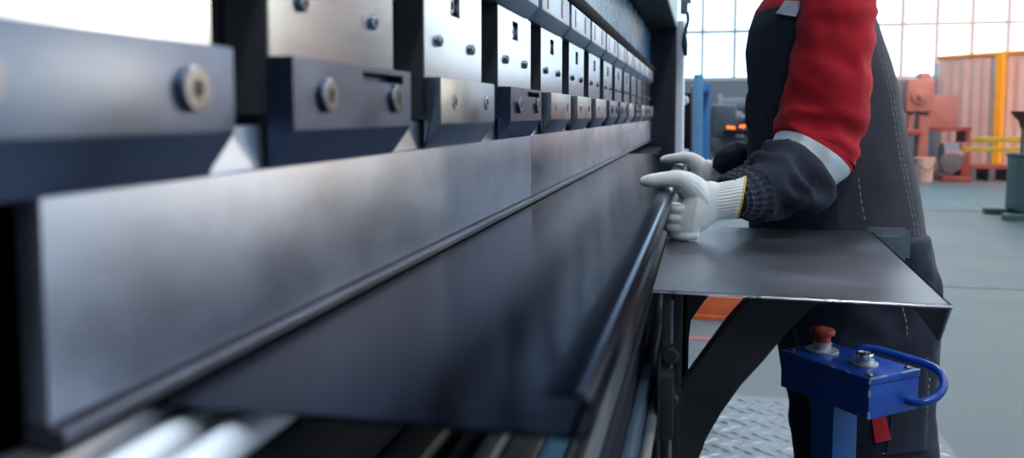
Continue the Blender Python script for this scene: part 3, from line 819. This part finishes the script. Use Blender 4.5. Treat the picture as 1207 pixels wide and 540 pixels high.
# elastic gathered cuff: pleats along the forearm
def cuff(edge, parent):
    L_ = catmull([e[0] for e in edge], 8); R_ = catmull([e[1] for e in edge], 8); rings = []; n = 96
    for i in range(len(L_)):
        t = i / (len(L_) - 1) * (len(edge) - 1); k = min(int(t), len(edge) - 2); f = t - k
        dr = edge[k][2] * (1 - f) + edge[k + 1][2] * f
        c = (L_[i] + R_[i]) / 2; a = (R_[i] - L_[i]) / 2
        tg = ((L_[-1] + R_[-1]) - (L_[0] + R_[0])).normalized(); bd = a.cross(tg).normalized()
        row = .0016 * math.sin(i / (len(L_) - 1) * 2 * PI * 4)
        out = []
        for j, q in enumerate(ell(c, a, bd * dr, n, 2.1)):
            nn = (q - c).normalized()
            out.append(q + nn * (.0017 * math.sin(j / n * 2 * PI * 24 + 1.5 * nz3(tuple(q), 40, 4)) + row))
        rings.append(out)
    bm = B(); loft(bm, rings, False, False); o = obj('cuff', bm, 'navy', parent, smooth=80)
    bm = B()
    for fr_ in (.22, .42, .62, .82):
        i = int(fr_ * (len(rings) - 1)); c = sum(rings[i], V((0, 0, 0))) / n
        ring = [p + (p - c).normalized() * .0012 for p in rings[i]]
        for j in range(0, n, 4): tube(bm, [ring[j], ring[(j + 2) % n]], .0004, 5, 1)
    obj('stitching', bm, 'stitch', o)
    return o
cuff(cuff_e, sl)
# stitching rows beside the reflective band
bm = B()
for e0 in ((E2((918, 157), (997, 205), 1.69, .070)), (E2((905, 176), (966, 233), 1.668, .067))):
    c = (e0[0] + e0[1]) / 2; a = (e0[1] - e0[0]) / 2
    bd = a.cross(V((-.6, -.15, -.6)).normalized()).normalized()
    rg = ell(c, a * 1.035, bd * e0[2] * 1.05, 64, 2.15)
# (the tape edge itself is enough)
bm.free()

def mir(p, cy): return V((p[0], 2 * cy - p[1], p[2]))
right_edges = []
def E3(c, a, dr, w=1.0):
    c = V(c); a = V(a); return (c - a, c + a, dr, w)
right_edges = [E3((.235, TY + .11, 1.455), (.04, 0, .01), .05, .3), E3((.232, TY + .17, 1.42), (.068, 0, .0), .07, .4), E3((.225, TY + .215, 1.35), (.07, 0, .015), .07, .6), E3((.215, TY + .225, 1.25), (.068, 0, .02), .068, .8),
               E3((.20, TY + .23, 1.165), (.062, 0, .035), .066, 1.1), E3((.165, TY + .235, 1.118), (.042, 0, .055), .062, 1.1), E3((.12, TY + .25, 1.098), (.025, 0, .052), .056, 1.2), E3((.072, TY + .27, 1.083), (.012, 0, .042), .045, .8), E3((.040, TY + .285, 1.076), (.006, 0, .032), .034, .4)]
sleeve(right_edges, 'sleeve', [0, 0, 0, 0, 2, 2, 2, 2], ['red', 'reflect', 'navy'], .022, jk, 11.0, 6)

# trousers
NL = 48
def leg(bm, s, dx):
    y = TY + s * .098
    spec = [(.96, .155, .440, .115), (.87, .150, .468, .118), (.80, .170, .474, .115), (.74, .190, .474, .112), (.66, .208, .470, .105), (.59, .226, .466, .100), (.50, .240, .478, .100), (.42, .250, .488, .098), (.30, .262, .480, .094), (.18, .268, .465, .092), (.10, .258, .462, .094), (.075, .256, .464, .095)]
    rings = []
    for i in range(len(spec) - 1):
        for k in range(6):
            t = k / 6; q = [spec[i][m] + (spec[i + 1][m] - spec[i][m]) * t for m in range(4)]
            c = V(((q[1] + q[2]) / 2 + dx, y, q[0])); out = []
            for p in ell(c, ((q[2] - q[1]) / 2, 0, 0), (0, q[3], 0), NL, 2.15):
                n = (p - c).normalized()
                out.append(p + n * (.011 * nz3((p.x, p.y, p.z * .8), 11, 5 + s) + .007 * nz3((p.x + p.z * .4, p.y, p.z), 24, 2 + s)))
            rings.append(out)
    loft(bm, rings, True, True)
bm = B(); leg(bm, -1, 0.0); leg(bm, 1, -.03)
tr = obj('trousers', bm, 'navy', wk, smooth=80)
rm = tr.modifiers.new('remesh', 'REMESH'); rm.mode = 'VOXEL'; rm.voxel_size = .006; rm.use_smooth_shade = True
tr.modifiers.new('smooth', 'SMOOTH').iterations = 3
LEGY = TY - .098 - .100
def on_leg(u, v): # the near face of the near trouser leg
    spec = [(.96, .155, .440, .115), (.87, .150, .468, .118), (.80, .170, .474, .115), (.74, .190, .474, .112), (.66, .208, .470, .105), (.59, .226, .466, .100), (.50, .240, .478, .100), (.42, .250, .488, .098), (.30, .262, .480, .094)]
    d = (at(u, v, y=1.5) - CAM).normalized(); t = 1.4
    while t < 2.6:
        p = CAM + d * t
        for i in range(len(spec) - 1):
            if spec[i + 1][0] <= p.z <= spec[i][0]:
                s = (p.z - spec[i + 1][0]) / (spec[i][0] - spec[i + 1][0])
                x0, x1, wy = [spec[i + 1][m] + (spec[i][m] - spec[i + 1][m]) * s for m in (1, 2, 3)]
                if abs((p.x - (x0 + x1) / 2) / ((x1 - x0) / 2 + .005)) ** 2.15 + abs((p.y - (TY - .098)) / (wy + .005)) ** 2.15 <= 1: return p
        t += .002
    return None
def lseam(lst):
    pts = [q for q in (on_leg(*a) for a in lst) if q is not None]
    if len(pts) > 1:
        bm = B(); dashes(bm, pts, .0010, .006, .0035); obj('stitching', bm, 'stitch', tr)
lseam([(1066, 428), (1082, 424), (1098, 420)]); lseam([(1068, 456), (1084, 452), (1096, 446)]); lseam([(1096, 446), (1094, 470), (1092, 500), (1088, 522)])
lseam([(1040, 535), (1060, 532), (1078, 528), (1090, 518)]); lseam([(1060, 350), (1068, 380), (1070, 410)]); lseam([(1064, 480), (1068, 505), (1070, 525)])
# cargo pocket
def patch(bm, quad, th, fn):
    n = 8; g = []
    for i in range(n + 1):
        row = []
        for j in range(n + 1):
            s, t = i / n, j / n
            u = (quad[0][0] * (1 - s) + quad[1][0] * s) * (1 - t) + (quad[3][0] * (1 - s) + quad[2][0] * s) * t
            v = (quad[0][1] * (1 - s) + quad[1][1] * s) * (1 - t) + (quad[3][1] * (1 - s) + quad[2][1] * s) * t
            row.append(fn(u, v))
        g.append(row)
    if any(q is None for r in g for q in r): print('patch miss'); return
    A_ = [[bm.verts.new(q + V((0, -th, 0))) for q in r] for r in g]; B_ = [[bm.verts.new(q + V((0, .006, 0))) for q in r] for r in g]
    for i in range(n):
        for j in range(n):
            bm.faces.new((A_[i][j], A_[i + 1][j], A_[i + 1][j + 1], A_[i][j + 1])); bm.faces.new((B_[i][j], B_[i][j + 1], B_[i + 1][j + 1], B_[i + 1][j]))
    for i in range(n):
        bm.faces.new((A_[i][0], B_[i][0], B_[i + 1][0], A_[i + 1][0])); bm.faces.new((A_[i][n], A_[i + 1][n], B_[i + 1][n], B_[i][n]))
        bm.faces.new((A_[0][i], A_[0][i + 1], B_[0][i + 1], B_[0][i])); bm.faces.new((A_[n][i], B_[n][i], B_[n][i + 1], A_[n][i + 1]))
bm = B(); patch(bm, [(1058, 430), (1094, 422), (1092, 530), (1044, 536)], .004, on_leg); pk = obj('cargo_pocket', bm, 'navy', tr, smooth=60)
bm = B(); patch(bm, [(1027, 492), (1043, 489), (1050, 517), (1031, 521)], .007, on_leg); obj('pocket_tag', bm, 'tag', tr, smooth=60)
bm = B(); patch(bm, [(914, 16), (925, 1), (946, 2), (938, 20)], .006, on_torso); obj('shoulder_tape', bm, 'reflect', jk, smooth=60)
# boots
for s in (-1, 1):
    y = TY + s * .102; dx = 0 if s < 0 else -.03
    bm = B()
    loft(bm, [ell((.27 + dx, y, GZ), (.145, 0, 0), (0, .048, 0), 28, 2.6), ell((.27 + dx, y, GZ + .025), (.148, 0, 0), (0, .050, 0), 28, 2.6), ell((.275 + dx, y, GZ + .055), (.135, 0, 0), (0, .048, 0), 28, 2.4), ell((.315 + dx, y, GZ + .085), (.085, 0, 0), (0, .046, 0), 28), ell((.345 + dx, y, GZ + .12), (.055, 0, 0), (0, .046, 0), 28), ell((.35 + dx, y, GZ + .19), (.055, 0, 0), (0, .048, 0), 28)])
    obj('boot', bm, 'boot', wk, smooth=60)


# gloves -------------------------------------------------------------
def glove(cy, mirror):
    def T(p):
        p = V(p)
        return V((p.x, cy - (p.y - 1.5) if mirror else cy + (p.y - 1.5), p.z))
    bm = B()
    palm = [((.044, 1.514, 1.050), .031, .0235), ((.026, 1.508, 1.046), .0345, .024), ((.008, 1.503, 1.040), .045, .026), ((-.010, 1.498, 1.032), .0490, .027), ((-.024, 1.494, 1.023), .043, .022), ((-.036, 1.491, 1.016), .034, .016)]
    tgt = V((-1, -.12, -.25)).normalized()
    rr = []
    for c, hz_, dy in palm:
        rr.append([T(q) for q in ell(c, (V((0.12, 0, 1)).normalized()) * hz_, V((0, 1, 0)) * dy, 24, 2.2)])
    loft(bm, rr)
    zf = [1.0345, 1.0185, 1.0030, .9905]; ext = [0.0, .004, .002, -.006]; rad = [.0098, .0100, .0096, .0086]
    for z, ex, r in zip(zf, ext, rad):
        pts = [(-.012, 1.488, z + .001), (-.034 - ex, 1.485, z), (-.048 - ex, 1.492, z - .0005), (-.056 - ex, 1.507, z - .0005), (-.052 - ex, 1.524, z - .0005), (-.040 - ex, 1.534, z - .001)]
        tube(bm, [T(q) for q in pts], [r * 1.12, r * 1.08, r * 1.05, r, r, r * .92], 14, 5, round_ends=True)
    th = [(.004, 1.500, 1.050), (-.014, 1.495, 1.072), (-.036, 1.492, 1.0865), (-.062, 1.493, 1.086), (-.085, 1.494, 1.0835), (-.098, 1.495, 1.082)]
    tube(bm, [T(q) for q in th], [.024, .0225, .0165, .0138, .0124, .0096], 16, 5, round_ends=True)
    name = 'right_glove' if mirror else 'left_glove'
    g = obj('glove', bm, 'glove', wk, smooth=80)
    rm = g.modifiers.new('remesh', 'REMESH'); rm.mode = 'VOXEL'; rm.voxel_size = .0016; rm.use_smooth_shade = True
    g.modifiers.new('smooth', 'SMOOTH').iterations = 5
    # ribbed knit cuff
    bm = B(); rings = []; n = 144
    cc = [((.020, 1.507, 1.047), .033, .024), ((.032, 1.510, 1.049), .0335, .0255), ((.046, 1.515, 1.051), .0345, .027), ((.058, 1.519, 1.053), .036, .0285), ((.066, 1.522, 1.0545), .0375, .030), ((.066, 1.522, 1.0545), .0345, .027), ((.052, 1.517, 1.052), .032, .024)]
    for c, hz_, dy in cc:
        out = []
        for j, q in enumerate(ell(c, V((0.18, 0, 1)).normalized() * hz_, V((0, 1, 0)) * dy, n)):
            nn = (q - V(c)).normalized()
            out.append(T(q + nn * (.0009 * math.sin(j / n * 2 * PI * 36))))
        rings.append(out)
    loft(bm, rings, False, False); cf = obj('ribbed_cuff', bm, 'glove', g, smooth=80)
    bm = B(); rg = [T(q) for q in ell((.0665, 1.5222, 1.0546), V((0.18, 0, 1)).normalized() * .0362, V((0, 1, 0)) * .0286, 48)]
    tube(bm, rg + [rg[0]], .0022, 8, 1); obj('cuff_band', bm, 'yellow', g, smooth=80)
glove(1.50, False); glove(2.21, True)

# ------------------------------------------------------------------ background things
# blue frame behind the table
fr_ = thing('blue_frame', 'tall blue steel frame standing beyond the black column', 'frame', (-0.03, 6.2, 0))
def xz(u, v, y): p = at(u, v, y=y); return p.x, p.z
x0, zt = xz(818, 88, 6.2); x1, _ = xz(829, 100, 6.2); x2, zt2 = xz(838, 104, 6.3)
simple('post', 'frame_blue_light', fr_, lambda b: box(b, x0, x1, 6.15, 6.22, 0, zt, bev=.004))
simple('post', 'frame_blue', fr_, lambda b: box(b, x2 - .055, x2, 6.75, 6.82, 0, zt - .06, bev=.004))
simple('top_rail', 'frame_blue', fr_, lambda b: box(b, x1 - .05, x2 - .003, 6.22, 6.75, zt - .12, zt - .06, bev=.004))
simple('foot_rail', 'frame_blue', fr_, lambda b: box(b, x1 - .05, x2 - .003, 6.22, 6.75, 0.05, 0.11, bev=.004))
# dark trolley with a round white cap
dc = thing('gas_trolley', 'dark narrow trolley with a round white cap beside the blue frame', 'trolley', (-.08, 7.2, 0))
x0, zt = xz(800, 110, 7.2); x1, _ = xz(815, 110, 7.2)
simple('cabinet', 'near_black', dc, lambda b: box(b, x0, x1, 7.1, 7.45, .08, zt, bev=.01))
simple('round_cap', 'white_paint', dc, lambda b: lathe(b, ((x0 + x1) / 2 - .005, 7.095, zt - .06), (0, -1, 0), [(.04, 0), (.04, .02), (.03, .03), (0, .03)], 20))
simple('wheel', 'black', dc, lambda b: rod(b, (x0, 7.2, .05), (x1, 7.2, .05), .05))
simple('handle', 'machine_grey', dc, lambda b: tube(b, [(x1 + .006, 7.12, .3), (x1 + .006, 7.05, zt - .02), (x1 + .006, 7.2, zt)], .008, 8, 5))

# pull handle hanging near the column top
ph = thing('pull_handle', 'dark cable with a hanging grip beside the top of the black column', 'handle', (-.09, 4.7, 1.85))
pts = [at(803, -10, y=4.7), at(803, 14, y=4.7), at(804, 22, y=4.7), at(800, 34, y=4.7), at(807, 40, y=4.7)]
bm = B(); g0 = at(806, 12, y=4.7)
rod(bm, (-0.145, 4.7, at(0, 4, y=4.7).z), (at(814, 4, y=4.7).x, 4.7, at(814, 4, y=4.7).z), .010, 12)
box(bm, at(802, 0, y=4.7).x, at(811, 0, y=4.7).x, 4.68, 4.72, at(806, 17, y=4.7).z, at(806, -4, y=4.7).z, bev=.006)
obj('bracket', bm, 'machine_grey', ph)
simple('cable', 'bolt_dark', ph, lambda b: tube(b, [at(810, 14, y=4.7), at(811, 24, y=4.7), at(808, 36, y=4.7), at(807, 44, y=4.7)], .010, 10, 6))
simple('grip', 'black', ph, lambda b: tube(b, [at(807, 40, y=4.7), at(807, 52, y=4.7), at(808, 64, y=4.7)], [.012, .018, .012], 12, 6, round_ends=True))


def foot(o_bm, x0, x1, y0, y1, h=.08):
    for x in (x0 + .06, x1 - .06):
        for y in (y0 + .06, y1 - .06): box(o_bm, x - .04, x + .04, y - .04, y + .04, 0, h)


# left background: engine lathe with glow of hot work beside it
def xy(u, y): return at(u, 134, y=y).x
lt = thing('engine_lathe', 'dark machine tool below the tall windows with a glowing orange workpiece', 'machine', (xy(862, 15), 15, 0))
a, b = xy(838, 15), xy(900, 15)
simple('bed', 'machine_grey', lt, lambda m: (box(m, a, b, 14.8, 15.4, .55, .80, bev=.02), box(m, a + .05, a + .4, 14.85, 15.35, 0, .55, bev=.02), box(m, b - .4, b - .05, 14.85, 15.35, 0, .55, bev=.02)))
simple('headstock', 'machine_grey', lt, lambda m: (box(m, a, a + .42, 14.8, 15.35, .80, 1.35, bev=.05), lathe(m, (a + .42, 15.1, 1.08), (1, 0, 0), [(.16, 0), (.16, .10), (.10, .12), (.10, .2), (0, .2)], 24)))
simple('tailstock', 'machine_grey', lt, lambda m: (box(m, b - .3, b - .02, 14.9, 15.3, .80, 1.15, bev=.04), rod(m, (b - .5, 15.1, 1.05), (b - .2, 15.1, 1.05), .05)))
simple('hot_workpiece', 'spark', lt, lambda m: (rod(m, (xy(857, 14.7), 14.78, .975), (xy(867, 14.7), 14.78, .96), .022), rod(m, (xy(872, 14.7), 14.78, .985), (xy(879, 14.7), 14.78, .99), .025)))
simple('tray', 'near_black', lt, lambda m: box(m, a + .2, b - .2, 14.55, 14.9, .86, .92, bev=.01))
gr = thing('bench_grinder', 'round dark grinder with a pale wheel guard behind the lathe', 'grinder', (xy(866, 16.5), 16.5, 0))
gx = xy(866, 16.5)
simple('pedestal', 'machine_grey', gr, lambda m: (box(m, gx - .14, gx + .14, 16.4, 16.7, 0, 1.12, bev=.02), box(m, gx - .22, gx + .22, 16.32, 16.78, 0, .05)))
simple('motor', 'machine_grey', gr, lambda m: rod(m, (gx - .22, 16.55, 1.30), (gx + .22, 16.55, 1.30), .19, 24))
for s in (-1, 1): simple('wheel_guard', 'wall', gr, lambda m: lathe(m, (gx + s * .22, 16.55, 1.30), (s, 0, 0), [(.26, 0), (.26, .1), (.2, .12), (0, .12)], 24))
cb = thing('tool_cabinet', 'grey low cabinet against the back wall beneath the windows', 'cabinet', (xy(850, 19.2), 19.2, 0))
a, b = xy(836, 19.2), xy(884, 19.2)
simple('body', 'machine_grey', cb, lambda m: box(m, a, b, 18.9, 19.6, .05, 1.25, bev=.02))
for k in range(2): simple('door', 'wall', cb, lambda m: box(m, a + .03 + k * (b - a) / 2, a - .03 + (k + 1) * (b - a) / 2, 18.87, 18.9, .12, 1.2, bev=.005))
simple('plinth', 'near_black', cb, lambda m: box(m, a + .03, b - .03, 18.95, 19.55, 0, .05))

# right background: corrugated partition with yellow post
pA, pB_ = V((4.86, 19.75, 0)), V((9.2, 14.0, 0))
pdv = (pB_ - pA); plen = pdv.length; pdv.normalize(); pn = V((-pdv.y, pdv.x, 0)); 
if pn.y > 0: pn = -pn
pt = thing('corrugated_partition', 'pale corrugated metal partition wall below the bright window', 'partition', tuple(pA))
bm = B(); n = int(plen / .03); prev = None
for i in range(n + 1):
    s = i * plen / n; ph_ = (i % 8); o_ = [0, 0, .0, .012, .024, .024, .024, .012][ph_]
    p = pA + pdv * s + pn * o_
    q = (bm.verts.new(p + V((0, 0, .06))), bm.verts.new(p + V((0, 0, 2.36))), bm.verts.new(p - pn * .02 + V((0, 0, 2.36))), bm.verts.new(p - pn * .02 + V((0, 0, .06))))
    if prev:
        for k in range(4): bm.faces.new((prev[k], prev[(k + 1) % 4], q[(k + 1) % 4], q[k]))
    prev = q
obj('corrugated_sheet', bm, 'partition', pt, smooth=30)
def along(bm, s0, s1, d0, d1, z0, z1, mi=0):
    vs = [bm.verts.new(pA + pdv * s + pn * d + V((0, 0, z))) for s in (s0, s1) for d in (d0, d1) for z in (z0, z1)]
    for f in [(0, 1, 3, 2), (4, 6, 7, 5), (0, 4, 5, 1), (2, 3, 7, 6), (0, 2, 6, 4), (1, 5, 7, 3)]: bm.faces.new([vs[i] for i in f])
bm = B(); along(bm, 0, plen, -.04, .06, 2.36, 2.42); along(bm, 0, plen, -.04, .06, 0, .06); obj('edge_rail', bm, 'yellow_metal', pt)
for s in (1.45, 4.2):
    bm = B(); along(bm, s, s + .14, .065, .18, 0, 2.36); obj('post', bm, 'yellow_metal', pt)

# yellow boom barrier in front of the partition
yb = thing('yellow_boom', 'yellow horizontal boom rails standing in front of the corrugated partition', 'barrier', (5.0, 13.0, 0))
zA = at(1150, 165, y=13).z; zB = at(1180, 176, y=13).z
x0, x1 = at(1146, 165, y=13).x, at(1240, 165, y=13).x
simple('rail', 'yellow_metal', yb, lambda m: box(m, x0, x1, 12.96, 13.02, zA - .03, zA + .04, bev=.008))
simple('rail', 'yellow_metal', yb, lambda m: box(m, x0 - .15, x1, 12.93, 12.955, zB - .03, zB + .03, bev=.008))
simple('upright', 'yellow_metal', yb, lambda m: (box(m, x1 - .08, x1, 12.955, 13.03, 0, zA + .1, bev=.008), box(m, x1 - .2, x1 + .12, 12.85, 13.15, 0, .02)))

# old machines by the partition, reddish flare put into their paint
def machine(name, lab, u0, u1, v0, y, m1, m2, style):
    x0, x1 = at(u0, 134, y=y).x, at(u1, 134, y=y).x; zt = at((u0 + u1) / 2, v0, y=y).z
    t = thing(name, lab, 'machine', ((x0 + x1) / 2, y, 0)); w = x1 - x0
    if style == 0:   # drilling machine: column, head, table, base
        simple('base', m2, t, lambda m: box(m, x0, x1, y - .35, y + .35, 0, .22, bev=.02))
        simple('column', m1, t, lambda m: box(m, x0 + w * .55, x0 + w * .9, y - .1, y + .25, .22, zt, bev=.03))
        simple('head', m1, t, lambda m: (box(m, x0 + w * .05, x0 + w, y - .25, y + .2, zt - .75, zt - .12, bev=.06), rod(m, (x0 + w * .28, y - .05, zt - 1.05), (x0 + w * .28, y - .05, zt - .75), .06), lathe(m, (x0 + w * .5, y - .25, zt - .45), (0, -1, 0), [(.16, 0), (.16, .04), (.05, .06), (.05, .14), (0, .14)], 20)))
        simple('work_table', m2, t, lambda m: box(m, x0, x0 + w * .62, y - .3, y + .25, .78, .90, bev=.02))
    elif style == 1:   # workbench with top shelf
        simple('bench_top', m2, t, lambda m: box(m, x0, x1, y - .35, y + .35, .86, .94, bev=.01))
        simple('back_board', m1, t, lambda m: box(m, x0 + w * .2, x1 - w * .1, y + .28, y + .34, .94, zt, bev=.01))
        simple('leg', m2, t, lambda m: box(m, x0 + .02, x0 + .1, y - .33, y + .33, 0, .86))
        simple('leg', m2, t, lambda m: box(m, x1 - .1, x1 - .02, y - .33, y + .33, 0, .86))
        simple('shelf', m2, t, lambda m: box(m, x0 + .1, x1 - .1, y - .3, y + .3, .28, .33))
    else:   # motor unit
        simple('skid', m2, t, lambda m: box(m, x0, x1, y - .3, y + .3, .0, .10, bev=.01))
        simple('motor_body', m1, t, lambda m: rod(m, (x0 + w * .1, y, .42), (x1 - w * .25, y, .42), .26, 24))
        simple('gearbox', m2, t, lambda m: box(m, x1 - w * .35, x1 - w * .02, y - .24, y + .24, .10, zt, bev=.04))
        simple('pulley', m1, t, lambda m: lathe(m, (x0 + w * .3, y - .24, .34), (0, -1, 0), [(.18, 0), (.18, .06), (.05, .07), (0, .07)], 20))
    return t
machine('drilling_machine', 'flare-tinted salmon drilling machine standing behind the worker below the window', 1062, 1098, 86, 17.6, 'machine_pink', 'machine_red', 0)
machine('workbench', 'flare-reddened workbench with a pale back board beside the drilling machine', 1084, 1140, 112, 18.4, 'machine_pink', 'machine_red', 1)
machine('motor_unit', 'dark red motor on a skid in front of the workbench', 1108, 1142, 168, 16.6, 'machine_grey', 'machine_red', 2)
bu = thing('bucket', 'cream plastic bucket on the floor beside the dark red motor', 'bucket', (at(1092, 134, y=16.2).x, 16.2, 0))
bx_ = at(1092, 134, y=16.2).x
simple('body', 'bucket', bu, lambda m: lathe(m, (bx_, 16.2, 0), (0, 0, 1), [(.13, 0), (.165, .40), (.175, .40), (.175, .43), (.155, .43), (.12, .02), (0, .02)], 28))
simple('handle', 'machine_grey', bu, lambda m: tube(m, [(bx_ - .172, 16.2, .38), (bx_ - .1, 16.03, .27), (bx_, 15.98, .22), (bx_ + .1, 16.03, .27), (bx_ + .172, 16.2, .38)], .008, 8, 6))
pa = thing('steel_pallet', 'low dark steel pallet on the floor in front of the partition', 'pallet', (5.3, 16.9, 0))
x0, x1 = at(1140, 134, y=16.9).x, at(1192, 134, y=16.9).x
simple('deck', 'machine_red', pa, lambda m: [box(m, x0, x1, 16.6 + k * .16, 16.72 + k * .16, .22, .27) for k in range(5)])
simple('runner', 'machine_grey', pa, lambda m: [box(m, x0 + k * (x1 - x0 - .1) / 2, x0 + .1 + k * (x1 - x0 - .1) / 2, 16.6, 17.36, 0, .22) for k in range(3)])

# green machine cabinet at the right edge
gc = thing('green_cabinet', 'dark green machine cabinet on a wide foot at the right photo edge', 'cabinet', (4.0, 10.7, 0))
x0 = at(1189, 134, y=11.2).x; zt = at(1195, 188, y=10.5).z; xf = at(1164, 134, y=11.2).x
simple('body', 'green', gc, lambda m: box(m, x0, x0 + 1.2, 10.5, 11.2, .07, zt, bev=.02))
simple('foot', 'green', gc, lambda m: (box(m, xf, x0 + 1.3, 10.42, 10.58, 0, .07, bev=.008), box(m, xf, x0 + 1.3, 11.1, 11.24, 0, .07, bev=.008)))
simple('top_plate', 'machine_grey', gc, lambda m: box(m, x0 - .01, x0 + 1.21, 10.49, 11.21, zt, zt + .04, bev=.005))
simple('door', 'green', gc, lambda m: box(m, x0 + .15, x0 + 1.05, 10.485, 10.5, .2, zt - .1, bev=.004))
fn = thing('oil_funnel', 'dark red funnel on a stand on top of the green cabinet', 'funnel', (4.1, 10.8, zt + .04))
fx = at(1207, 134, y=10.8).x; zf = at(1200, 131, y=10.8).z
simple('stand', 'machine_grey', fn, lambda m: (rod(m, (fx, 10.8, zt + .0405), (fx, 10.8, zf - .2), .02), box(m, fx - .1, fx + .1, 10.7, 10.9, zt + .0405, zt + .06)))
simple('bowl', 'machine_red', fn, lambda m: lathe(m, (fx, 10.8, zf - .2), (0, 0, 1), [(.03, 0), (.05, .08), (.13, .18), (.14, .2), (.12, .2), (.04, .09), (0, .08)], 24))

# unseen warm flood lamp added to throw the flare's orange on the partition
def flood(lab, loc, target, watts, spot, col):
    loc = V(loc); dr = (V(target) - loc).normalized()
    t = thing('added_flood_lamp', lab, 'lamp', (loc.x, loc.y, ZC))
    rot = dr.to_track_quat('-Z', 'Y').to_matrix()
    bm = B(); box(bm, loc.x - .16, loc.x + .16, loc.y - .12, loc.y + .12, loc.z - .02, loc.z + .16, bev=.02, R=rot, c=loc); obj('lamp_housing', bm, 'black', t)
    bm = B(); box(bm, loc.x - .14, loc.x + .14, loc.y - .10, loc.y + .10, loc.z - .026, loc.z - .021, R=rot, c=loc); obj('lamp_glass', bm, 'flare_glow', t)
    bm = B(); rod(bm, loc - dr * .12, V((loc.x, loc.y, ZC)), .015); obj('hanger', bm, 'black', t)
    l = bpy.data.lights.new('added_flood_light', 'SPOT'); o = bpy.data.objects.new('added_flood_light', l); COL.objects.link(o)
    l.energy = watts; l.color = col; l.spot_size = math.radians(spot); l.spot_blend = .6; l.shadow_soft_size = .14
    o.location = loc + dr * .06; o.rotation_euler = rot.to_euler()
M['flare_glow'] = emit('flare_glow_glass', (1.0, .5, .2), 12.0)
flood('added unseen flood lamp standing in for warm flare, aimed at the corrugated partition', (5.6, 10.5, 5.0), (6.4, 17.6, 1.5), 2600, 58, (1.0, .36, .18))

# ------------------------------------------------------------------ light
SA, SE = math.radians(37), math.radians(7.5)
SUN_DIR = V((math.sin(SA) * math.cos(SE), math.cos(SA) * math.cos(SE), math.sin(SE)))
w = bpy.data.worlds.new('world'); scene.world = w; w.use_nodes = True
nt = w.node_tree; nt.nodes.clear(); N, L = nt.nodes, nt.links
out = N.new('ShaderNodeOutputWorld'); bg = N.new('ShaderNodeBackground')
tc = N.new('ShaderNodeTexCoord'); dot = N.new('ShaderNodeVectorMath'); dot.operation = 'DOT_PRODUCT'
dot.inputs[1].default_value = SUN_DIR
nrm = N.new('ShaderNodeVectorMath'); nrm.operation = 'NORMALIZE'
L.new(tc.outputs['Generated'], nrm.inputs[0]); L.new(nrm.outputs[0], dot.inputs[0])
cr = N.new('ShaderNodeValToRGB')
el = cr.color_ramp.elements
el[0].position = 0.0; el[0].color = (0.56, 0.78, 1.0, 1)
el[1].position = 1.0; el[1].color = (1.0, 0.78, 0.45, 1)
e = el.new(0.895); e.color = (0.64, 0.83, 1.0, 1)
e = el.new(0.935); e.color = (1.0, 0.95, 0.80, 1)
e = el.new(0.97); e.color = (0.97, 0.95, 0.90, 1)
L.new(dot.outputs['Value'], cr.inputs['Fac'])
L.new(cr.outputs['Color'], bg.inputs['Color']); bg.inputs['Strength'].default_value = 4.2
L.new(bg.outputs[0], out.inputs[0])
sd = bpy.data.lights.new('sun', 'SUN'); so = bpy.data.objects.new('sun', sd); COL.objects.link(so)
sd.energy = 0.5; sd.color = (1.0, 0.76, 0.52); sd.angle = math.radians(3)
so.rotation_euler = (-SUN_DIR).to_track_quat('-Z', 'Y').to_euler(); so.location = (5, 25, 6)

# daylight portals in the window openings
def portal(loc, rot, sx, sy):
    l = bpy.data.lights.new('window_daylight', 'AREA'); o = bpy.data.objects.new('window_daylight', l); COL.objects.link(o)
    l.shape = 'RECTANGLE'; l.size = sx; l.size_y = sy; o.location = loc; o.rotation_euler = rot; l.cycles.is_portal = True
for p, q in backw: portal(((p + q) / 2, Y1 + .35, 4.57), (-PI / 2, 0, 0), q - p, 5.25)
for p, q in rightw: portal((X1 + .35, (p + q) / 2, 4.1), (PI / 2, 0, PI / 2), q - p, 5.0)

scene.view_settings.view_transform = 'Standard'
scene.view_settings.look = 'None'
scene.view_settings.gamma = 1.0
scene.view_settings.use_curve_mapping = False
scene.view_settings.exposure = 0.0
scene.cycles.use_denoising = True
scene.cycles.max_bounces = 8
scene.cycles.diffuse_bounces = 4
scene.cycles.sample_clamp_indirect = 6.0
